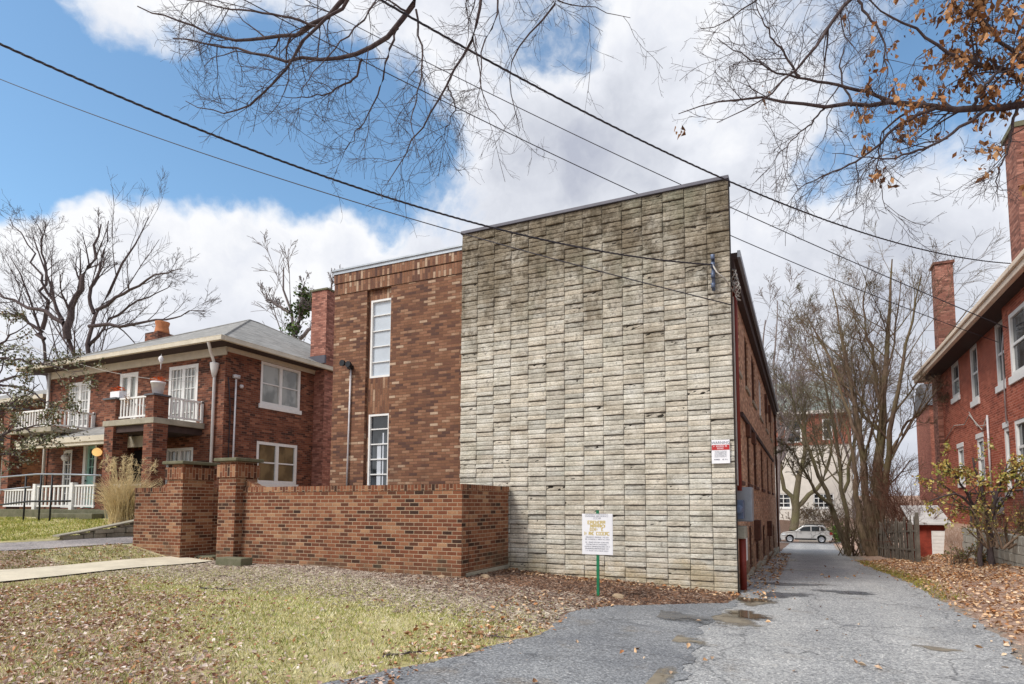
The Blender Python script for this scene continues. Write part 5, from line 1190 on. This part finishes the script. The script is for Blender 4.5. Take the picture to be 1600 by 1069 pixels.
t_, a_, b_ = scrub('evergreen_shrub', 'bright green shrub at the rear bumper of the parked car', 1300, 54, 1.6, 1.0, 14, 65, M['bark_brown'], minr=.01)
r = np.random.default_rng(66); P_ = np.concatenate([a_[0].reshape(-1, 3), b_[0].reshape(-1, 3)]); P_ = P_[r.integers(0, len(P_), 1500)]+r.normal(0, .06, (1500, 3)); V, F_, Cc = leaf_quads(P_, r.normal(0, 1, (1500, 3)), r.uniform(.1, .2, 1500), r, pick(r, 1500, [(106, 150, 56), (80, 122, 44), (140, 170, 76)])); np_mesh('leaves', V, F_, M['leaf'], t_, colors=Cc)
# yellow-green tree on the leaf bank
d = 14.2; b = base_at(1545, d)
T_ = [([b, *A([(1546, 872), (1548, 820), (1538, 780), (1526, 745), (1520, 715)], d)], .075, .02), ([b-[.25, .1, 0], *A([(1533, 868), (1527, 820), (1520, 785), (1500, 768), (1475, 772), (1448, 785)], (d, d-.4))], .055, .012), ([at(1548, 815, d), *A([(1556, 780), (1566, 745), (1575, 720)], d)], .05, .012), ([at(1524, 795, d), *A([(1505, 760), (1488, 735), (1478, 720)], (d, d-.3))], .035, .01), ([at(1552, 800, d), *A([(1580, 765), (1605, 745), (1630, 740)], (d, d-.3))], .035, .01)]
t_, pools = bare_tree('small_tree', 'small dark stemmed tree with yellow-green leaves before the red house', b, T_, 71, M['bark_dark'], [dict(k=9, n=6, lr=(.25, .45), ang=(30, 70), rr=(.4, .6), tr=(.35, 1), trop=.03, wob=.14), dict(k=6, n=4, lr=(.3, .6), ang=(25, 60), rr=(.5, .7), trop=.0, wob=.18)], minr=.004, n=12, jit=.02)
r = np.random.default_rng(72); P_ = pools[2][0][:, 1:].reshape(-1, 3); n = 1900; P_ = P_[r.integers(0, len(P_), n)]+r.normal(0, .05, (n, 3)); D_ = r.normal(0, 1, (n, 3)); D_[:, 2] -= .5
V, F_, Cc = leaf_quads(P_, D_, r.uniform(.05, .11, n), r, pick(r, n, [(162, 150, 74), (184, 166, 92), (128, 132, 66), (170, 130, 74), (198, 184, 126)]), .6); np_mesh('leaves', V, F_, M['leaf'], t_, colors=Cc)
t_, a_, b_ = scrub('bramble', 'tangled bramble thicket with sparse yellow leaves on the right bank', 1590, 13.2, 1.0, 1.5, 34, 73, M['bark_brown'], minr=.003, lv=(7, 4))
r = np.random.default_rng(74); P_ = b_[0].reshape(-1, 3); n = 1300; P_ = P_[r.integers(0, len(P_), n)]; V, F_, Cc = leaf_quads(P_, r.normal(0, 1, (n, 3)), r.uniform(.03, .07, n), r, pick(r, n, [(170, 150, 80), (130, 130, 66), (150, 110, 66), (196, 180, 110)])); np_mesh('leaves', V, F_, M['leaf'], t_, colors=Cc)
t_, a_, b_ = scrub('bramble', 'low tangle of dry stems at the foot of the block wall', 1515, 15.6, .5, 1.4, 34, 75, M['bark_brown'], minr=.004, lv=(7, 4))
r = np.random.default_rng(76); P_ = b_[0].reshape(-1, 3); n = 700; P_ = P_[r.integers(0, len(P_), n)]; V, F_, Cc = leaf_quads(P_, r.normal(0, 1, (n, 3)), r.uniform(.03, .07, n), r, pick(r, n, [(90, 110, 60), (130, 130, 66), (150, 110, 66), (70, 90, 50)])); np_mesh('leaves', V, F_, M['leaf'], t_, colors=Cc)
# pale leaved tree leaning in at the left edge
d = 14; b = base_at(-95, d)
T_ = [([b, *A([(-90, 760), (-70, 680), (-45, 620), (0, 590), (40, 578), (75, 585)], d)], .10, .012), ([at(-70, 680, d), *A([(-40, 660), (0, 642), (35, 622), (62, 600)], (d, d-.5))], .05, .008), ([at(-75, 700, d), *A([(-30, 690), (10, 676), (50, 668), (92, 660)], (d, d-.3))], .05, .008), ([at(-80, 720, d), *A([(-40, 715), (0, 712), (40, 706), (70, 690)], (d, d+.4))], .045, .008), ([at(-45, 620, d), *A([(-20, 560), (10, 525), (45, 505)], d)], .05, .008), ([at(-10, 600, d), *A([(30, 605), (70, 625), (95, 640)], (d, d-.6))], .03, .006), ([at(-20, 560, d), *A([(20, 560), (70, 570), (130, 580)], (d, d-.4))], .03, .006)]
t_, pools = bare_tree('small_tree', 'small pale leaved tree reaching in from the left edge before the porch', b, T_, 81, M['bark_dark'], [dict(k=12, n=6, lr=(.2, .42), ang=(25, 65), rr=(.4, .6), tr=(.3, 1), wob=.15), dict(k=6, n=4, lr=(.3, .6), ang=(25, 60), rr=(.5, .7), wob=.18)], minr=.0035, n=14, jit=.02)
r = np.random.default_rng(82); P_ = pools[2][0][:, 1:].reshape(-1, 3); n = 4300; P_ = P_[r.integers(0, len(P_), n)]+r.normal(0, .03, (n, 3)); V, F_, Cc = leaf_quads(P_, r.normal(0, 1, (n, 3)), r.uniform(.04, .085, n), r, pick(r, n, [(124, 128, 94), (150, 152, 122), (92, 96, 58), (78, 82, 50), (124, 96, 66), (188, 186, 164)]), .55); np_mesh('leaves', V, F_, M['leaf'], t_, colors=Cc)

# street tree whose boughs hang into the top of the view
d = 7.0; hub = at(640, -120, 6.6)
TRK = np.array([-2.9, -2.9, 0.]); TRK[2] = float(gz(-2.9, -2.9))
T_ = [([TRK, TRK+[.1, .2, 3], TRK+[0, 1.2, 6], TRK+[-.3, 3.6, 7.9], at(660, -230, 6), hub], .24, .07),
 ([hub, *A([(548, -10), (490, 48), (440, 56), (370, 68), (300, 42), (215, 10)], (6.8, 7.6))], 0.0324, 0.0072),
 ([hub, *A([(556, -10), (505, 38), (470, 64), (452, 105), (418, 136), (368, 186), (330, 176), (290, 158)], (6.8, 7.2))], 0.0252, 0.0043),
 ([hub, *A([(668, -10), (622, 44), (566, 92), (470, 93), (410, 92), (350, 72), (270, 60)], (6.7, 7.3))], 0.0360, 0.0065),
 ([at(566, 92, 7), *A([(556, 122), (530, 140), (480, 155), (440, 150)], 7.1)], 0.0144, 0.0036),
 ([hub, *A([(762, -10), (735, 60), (714, 110), (690, 152), (646, 214), (632, 250), (606, 285)], (6.7, 6.9))], 0.0252, 0.0043),
 ([at(700, 135, 6.9), *A([(712, 165), (700, 200), (680, 225)], 6.9)], 0.0101, 0.0029),
 ([at(622, 44, 6.9), *A([(604, 90), (590, 150), (570, 190), (535, 246)], (6.9, 7.3))], 0.0144, 0.0029),
 ([at(650, 15, 6.8), *A([(662, 90), (655, 140), (640, 190), (655, 250)], (6.8, 6.5))], 0.0130, 0.0029),
 ([hub, *A([(885, -12), (858, 24), (815, 60), (790, 105), (800, 160), (812, 205)], (6.6, 7.0))], 0.0216, 0.0036),
 ([hub, *A([(790, -10), (770, 40), (745, 90), (750, 150), (790, 200)], (6.6, 6.6))], 0.0180, 0.0029),
 ([hub, *A([(840, -20), (880, 12), (915, 10), (985, 28)], (6.6, 6.9))], 0.0144, 0.0029),
 ([hub, *A([(600, -10), (560, 40), (500, 100), (470, 140)], (6.6, 6.2))], 0.0158, 0.0036),
 ([at(500, 42, 6.9), *A([(420, 20), (340, 12), (270, -8)], (6.9, 7.4))], 0.0158, 0.0036)]
LS = [dict(k=12, n=6, lr=(.1, .2), absL=(.25, .95), ang=(25, 75), rr=(.35, .6), tr=(.22, 1), wob=.17, trop=-.02), dict(k=6, n=5, lr=(.3, .6), absL=(.12, .42), ang=(25, 65), rr=(.45, .65), wob=.18, trop=.0), dict(k=3, n=4, lr=(.3, .6), absL=(.06, .2), ang=(25, 65), rr=(.5, .7), wob=.2)]
t = thing('street_tree', 'dark bare boughs hanging over the view at top left', 'tree', tuple(TRK)); r = np.random.default_rng(91)
P, R = limbs(T_, r, 20, .012); tr = Tubes(); tr.add(P[:1], R[:1], 12); tr.mesh('trunk', M['bark_dark'], t)
cr = Tubes(); cr.add(P[1:], R[1:], 7); p2 = sprout(P[1:], R[1:], r, **LS[0]); p2 = (p2[0], np.maximum(p2[1], .0028)); cr.add(*p2, 4); p3 = sprout(*p2, r, **LS[1]); p3 = (p3[0], np.maximum(p3[1], .002)); cr.add(*p3, 3); p4 = sprout(*p3, r, **LS[2]); cr.add(p4[0], np.maximum(p4[1], .0014), 3); cr.mesh('crown', M['bark_dark'], t)
# oak at the right edge that keeps its brown leaves
OB = np.array([7.6, 9.4, 0.]); OB[2] = float(gz(*OB[:2])); h2 = at(1700, 150, 9.2)
T_ = [([OB, OB+[-.05, 0, 3], OB+[-.3, .3, 6], at(1900, 120, 8.6), h2], .34, .12),
 ([h2, *A([(1600, 166), (1540, 172), (1470, 170), (1400, 160), (1330, 166), (1250, 166), (1200, 152), (1120, 160), (1060, 178)], (9.2, 9.6))], .065, .006),
 ([at(1400, 160, 9.4), *A([(1340, 140), (1280, 128), (1200, 108), (1160, 86), (1120, 60)], 9.4)], .03, .005),
 ([h2, *A([(1610, 110), (1560, 60), (1530, 20), (1500, -20)], 9)], .05, .01), ([h2, *A([(1620, 130), (1550, 105), (1490, 90), (1430, 40), (1380, 20), (1340, -10)], (9.2, 8.6))], .045, .007),
 ([at(1500, -60, 9), *A([(1400, -40), (1325, -5), (1290, 50), (1262, 95), (1210, 140), (1180, 165), (1120, 192)], (9, 9.4))], .045, .005), ([at(1500, -60, 9), *A([(1300, -60), (1200, -20), (1160, 20), (1125, 40), (1095, 45)], (9, 9.3))], .035, .005),
 ([at(1460, 170, 9.3), *A([(1400, 195), (1380, 225), (1320, 262), (1250, 290), (1230, 320)], (9.3, 9.8))], .03, .004), ([at(1540, 172, 9.2), *A([(1480, 215), (1430, 240), (1380, 250), (1300, 240)], (9.2, 8.7))], .028, .004), ([at(1590, 168, 9.2), *A([(1575, 230), (1560, 270), (1550, 312)], (9.2, 9))], .025, .004),
 ([at(1440, 165, 9.3), *A([(1380, 200), (1370, 260), (1385, 330)], 9.6)], .02, .004), ([at(1290, 166, 9.5), *A([(1260, 200), (1220, 235), (1205, 262)], 9.5)], .016, .004), ([at(1250, 120, 9.3), *A([(1215, 70), (1190, 30), (1175, -10)], 9.3)], .02, .005), ([at(1340, 0, 8.8), *A([(1380, 60), (1390, 120), (1360, 150)], 8.8)], .02, .004),
 ([h2, *A([(1640, 90), (1590, 40), (1570, -10)], 8.6)], .03, .006), ([at(1520, 172, 9.2), *A([(1540, 130), (1570, 100), (1600, 60)], 8.8)], .03, .006), ([at(1330, 166, 9.4), *A([(1310, 110), (1330, 50), (1320, 0)], 9.6)], .018, .004)]
t = thing('oak_tree', 'oak bough with clinging brown leaves at the top right', 'tree', tuple(OB)); r = np.random.default_rng(95)
P, R = limbs(T_, r, 20, .014); tr = Tubes(); tr.add(P[:1], R[:1], 12); tr.mesh('trunk', M['bark_dark'], t)
LO = [dict(LS[0], k=13, absL=(.3, 1.1)), dict(LS[1], k=6, absL=(.15, .5)), dict(LS[2], k=3)]
cr = Tubes(); cr.add(P[1:], R[1:], 7); p2 = sprout(P[1:], R[1:], r, **LO[0]); p2 = (p2[0], np.maximum(p2[1], .004)); cr.add(*p2, 4); p3 = sprout(*p2, r, **LO[1]); p3 = (p3[0], np.maximum(p3[1], .0028)); cr.add(*p3, 3); p4 = sprout(*p3, r, **LO[2]); cr.add(p4[0], np.maximum(p4[1], .002), 3); cr.mesh('crown', M['bark_dark'], t)
tips = p3[0][:, -1]; dd = tips-np.array([0, 0, EYE]); zc = dd@_fw; uu = CX+FPX*(dd@_rt)/zc; vv = CY-FPX*(dd@_up)/zc
w = np.clip((uu-1300)/260, 0.02, 1)**1.2*(vv < 290)*np.clip((320-vv)/120, .1, 1); w = w*(r.random(len(w)) < .6); c_ = tips[r.choice(len(tips), 420, p=w/w.sum())]
LP = np.repeat(c_, 6, axis=0)+r.normal(0, .055, (2520, 3)); DD = r.normal(0, .55, (2520, 3)); DD[:, 2] -= .9
V, F_, Cc = leaf_quads(LP, DD, r.uniform(.05, .135, len(LP)), r, pick(r, len(LP), [(140, 98, 62), (162, 114, 74), (114, 80, 54), (180, 138, 98)]), .55, .4); np_mesh('leaves', V, F_, M['leaf'], t, colors=Cc)

# dry plume grass by the post
GX, GY = -18.85, 11.45; GZ_ = float(gz(GX, GY)); r = np.random.default_rng(101); n = 1500
og = thing('plume_grass', 'clump of tall straw coloured plume grass before the brick balcony post', 'grass clump', (GX, GY, GZ_))
p0 = np.stack([GX+r.normal(0, .16, n), GY+r.normal(0, .14, n), np.full(n, GZ_-.02)], -1); D_ = np.stack([r.normal(.06, .22, n), r.normal(0, .2, n), np.ones(n)], -1)
P, R = grow(p0, D_, r.uniform(.7, 1.6, n), r.uniform(.006, .011, n), r, 8, 0, .05, .055, .3); tb = Tubes(); tb.add(P, R, 3)
straw = plain('straw', S(234,212,164), .85, var=.2, scale=7); tb.mesh('blades', straw, og)
n = 40; P, R = grow(p0[:n], D_[:n]*[.8, .8, 1], r.uniform(1.7, 2.2, n), np.full(n, .007), r, 8, 0, .03, .025); tb = Tubes(); tb.add(P, R, 3); e = P[:, -1]; P2, R2 = grow(np.repeat(e, 14, axis=0)-r.uniform(0, .25, (n*14, 1))*[0, 0, 1], r.normal(0, 1, (n*14, 3))+[0, 0, .3], np.full(n*14, .12), np.full(n*14, .006), r, 3, 0, .1); tb.add(P2, R2, 3); tb.mesh('plumes', straw, og)

# ------------------------------------------------------------ loose ground cover
def litter(name, zones, pal, seed, size, wgt=None):
    r = np.random.default_rng(seed); X, Y = [], []
    for (n, fn) in zones: x, y = fn(r, n); X.append(x); Y.append(y)
    x, y = np.concatenate(X), np.concatenate(Y); n = len(x); z = gz(x, y)+r.uniform(.012, .045, n)
    D_ = np.stack([r.normal(0, 1, n), r.normal(0, 1, n), r.normal(0, .25, n)], -1); D_ /= np.linalg.norm(D_, axis=1, keepdims=True)
    up = np.array([0, 0, 1.])+r.normal(0, .5, (n, 3)); Sd = np.cross(D_, up); Sd /= np.linalg.norm(Sd, axis=1, keepdims=True); Nn = np.cross(Sd, D_)
    s = r.uniform(size[0], size[1], n)[:, None]; P_ = np.stack([x, y, z], -1); cup = r.uniform(-.25, .5, (n, 1))
    V = np.stack([P_-D_*s*.5, P_-D_*s*.12+Sd*s*.33+Nn*s*cup, P_+D_*s*.25+Sd*s*.24+Nn*s*cup, P_+D_*s*.55+Nn*s*cup*.8, P_+D_*s*.25-Sd*s*.24+Nn*s*cup, P_-D_*s*.12-Sd*s*.33+Nn*s*cup, P_+D_*s*.05], 1).reshape(-1, 3)
    i = np.arange(n)[:, None]*7; F_ = np.concatenate([i+np.array([[a, (a+1) % 6, 6]]) for a in range(6)])
    o = np_mesh(name, V, F_, M['leaf'], colors=np.repeat(pick(r, n, pal, wgt), 7, axis=0)); return tag(o, kind='stuff')
def zone(x0, x1, y0, y1, dens):
    def f(r, n):
        x = r.uniform(x0, x1, n*3); y = r.uniform(y0, y1, n*3); k = r.random(n*3) < dens(x, y); return x[k][:n], y[k][:n]
    return f
lump = lambda x, y: .5+.5*np.sin(x*2.3+np.sin(y*1.9)*1.5)*np.sin(y*2.7+np.sin(x*2.1)*1.3)
bankz = zone(1.4, 4.3, 4.5, 25, lambda x, y: sm(-.25, .55, x-drive_r(y))*(.5+.5*lump(x, y)))
litter('fallen_leaves', [(10500, bankz), (900, zone(-1.2, -.5, 10.6, 30, lambda x, y: .2+.8*lump(x*2, y*2))), (500, zone(-5.8, -1.1, 10.9, 11.45, lambda x, y: .3+.7*lump(x*3, y))), (220, zone(-13.2, -12.1, 9.5, 10.4, lambda x, y: 1+0*x)), (260, zone(-3.6, 1.9, 4, 20, lambda x, y: (x > drive_l(y))*(lump(x*1.7+2, y*1.1) > .72))), (500, zone(-4.2, -2.4, 5, 9.5, lambda x, y: .4*(x < drive_l(y)+.1)))],
       [(182, 140, 100), (208, 172, 134), (150, 112, 82), (218, 192, 162), (170, 118, 78), (196, 166, 138)], 111, (.022, .085))
litter('lawn_leaves', [(14000, zone(-11.5, -3.3, 2.3, 7.2, lambda x, y: masks(x, y)[2]*(.3+.7*lump(x*1.3, y*1.3))+.03)), (1500, zone(-15.1, -13.6, 4, 9.2, lambda x, y: .3+.7*lump(x*2, y)))],
       [(204, 182, 166), (192, 164, 148), (166, 130, 110), (138, 100, 80), (176, 128, 92), (212, 196, 184)], 112, (.014, .058))
def blades(name, n, fn, h, pal, seed, w=.004):
    r = np.random.default_rng(seed); x, y = fn(r, n); n = len(x); z = gz(x, y)-.004; hh = r.uniform(*h, n)
    a = r.uniform(0, 6.283, n); lean = r.uniform(.1, .9, n)*hh; dx, dy = np.cos(a), np.sin(a); ww = w*r.uniform(.7, 1.4, n)
    b = r.uniform(0, 6.283, n); sx, sy = np.cos(b)*ww, np.sin(b)*ww
    V = np.stack([np.stack([x-sx, y-sy, z], -1), np.stack([x+sx, y+sy, z], -1), np.stack([x+dx*lean*.4+sx*.6, y+dy*lean*.4+sy*.6, z+hh*.65], -1), np.stack([x+dx*lean, y+dy*lean, z+hh], -1)], 1).reshape(-1, 3)
    i = np.arange(n)[:, None]*4; F_ = np.concatenate([i+np.array([[0, 1, 2]]), i+np.array([[0, 2, 3]])])
    return tag(np_mesh(name, V, F_, M['blade'], colors=np.repeat(pick(r, n, pal), 4, axis=0)), kind='stuff')
blades('lawn_grass', 90000, zone(-12.2, -2.6, 2.2, 9.0, lambda x, y: (.18+.82*masks(x, y)[0])*(.35+.65*lump(x*.9+1, y*.9))*(x < drive_l(y)-.05)), (.02, .055), [(204, 194, 136), (216, 208, 160), (172, 172, 98), (222, 212, 180), (136, 150, 72)], 121)
blades('upper_lawn_grass', 42000, zone(-27, -17.75, 4, 11.8, lambda x, y: .4+.6*lump(x*.6, y*.6)), (.03, .07), [(150, 160, 70), (176, 172, 92), (120, 136, 56), (196, 184, 116)], 122, .007)
blades('verge_grass', 12000, zone(-15.2, -13.6, 2, 9.2, lambda x, y: .25+.75*lump(x*2, y*1.4)), (.02, .05), [(130, 134, 66), (160, 150, 90), (104, 112, 52)], 123)
blades('bank_grass', 2600, zone(1.7, 3.2, 12, 24, lambda x, y: (x > drive_r(y)-.02)*sm(.6, .1, x-drive_r(y))), (.04, .10), [(150, 140, 60), (126, 126, 56), (170, 150, 84)], 124)
def chips(name, n, fn, seed, pal):
    r = np.random.default_rng(seed); x, y = fn(r, n); n = len(x); a = r.uniform(0, 6.283, n); L = r.uniform(.02, .07, n); w = r.uniform(.003, .009, n); z = gz(x, y)+r.uniform(.004, .02, n); t = r.normal(0, .3, n)
    dx, dy = np.cos(a)*L, np.sin(a)*L; sx, sy = -np.sin(a)*w, np.cos(a)*w
    V = np.stack([np.stack([x-dx-sx, y-dy-sy, z], -1), np.stack([x-dx+sx, y-dy+sy, z], -1), np.stack([x+dx+sx, y+dy+sy, z+t*L], -1), np.stack([x+dx-sx, y+dy-sy, z+t*L], -1), np.stack([x, y, z+.008+np.abs(t*L)*.5], -1)], 1).reshape(-1, 3)
    i = np.arange(n)[:, None]*5; F_ = np.concatenate([i+np.array([[q, (q+1) % 4, 4]]) for q in range(4)])
    return tag(np_mesh(name, V, F_, M['leaf'], colors=np.repeat(pick(r, n, pal), 5, axis=0)), kind='stuff')
chips('mulch', 16000, zone(-7.5, -1.0, 7.2, 11.45, lambda x, y: masks(x, y)[1]*(x < drive_l(y)+.02)*(1-.9*((x < -5.8) & (y > 9.5)))), 131, [(120, 92, 76), (92, 68, 56), (160, 136, 118), (72, 54, 46), (140, 104, 80)])
chips('dry_thatch', 22000, zone(-12.2, -3.0, 5.5, 9.5, lambda x, y: sm(6.2, 8.2, y)*(x < drive_l(y)-.05)*.8), 132, [(170, 152, 136), (150, 130, 116), (196, 182, 164), (120, 102, 92)])

# ------------------------------------------------------------ overhead lines
def wire_line(label, P0, P1, sag, r, mat, r2=None, wrap=0):
    t = np.linspace(0, 1, 60)[:, None]; P = np.array(P0)+(np.array(P1)-np.array(P0))*t-np.array([0, 0, 1.])*sag*4*t*(1-t)
    mb = MB()
    if wrap:
        tt = np.linspace(0, 1, 900)
        Q = np.stack([np.interp(tt, t[:, 0], P[:, i]) for i in range(3)], -1); ph = tt*wrap
        for o in (0, 2.094, 4.188):
            W_ = Q+np.stack([np.cos(ph+o)*r*.75, 0*tt, np.sin(ph+o)*r*.75], -1); mb.tube(W_, r*.62, 5)
    else: mb.tube(P, r, 6)
    tag(mb.build('power_line', mat, smooth=True), label, 'cable')
wire_line('thick twisted power cable sagging to the insulator rack on the block wall', (-9.07, 2.16, 7.22), (-1.43, 11.36, 6.2), .673, .012, M['cable'], wrap=260)
wire_line('thinner dark line just below the thick cable, ending at the service conduit', (-26.84, 6.6, 16.83), (-1.10, 11.40, 5.38), .615, .011, M['cable'])
wire_line('thick twisted cable crossing above the block wall to the red house chimney', (-4.38, 4.26, 7.16), (4.75, 16.92, 7.32), .69, .0105, M['cable'], wrap=260)
wire_line('thin line crossing the block wall top, ending beside a red house upper window', (-11.41, 6.03, 12.21), (5.38, 20.79, 6.34), .482, .010, M['cable'])
wire_line('thin line between the thick right cable and the lowest line, ending on the red house', (-17.61, 11.51, 19.82), (5.38, 19.05, 6.15), .424, .012, M['cable'])
wire_line('pale service line crossing the front of the left house to its mast', (-32.89, 11.15, 11.16), (-17.9, 14.4, 5.95), 1.416, .009, M['cable_pale'])
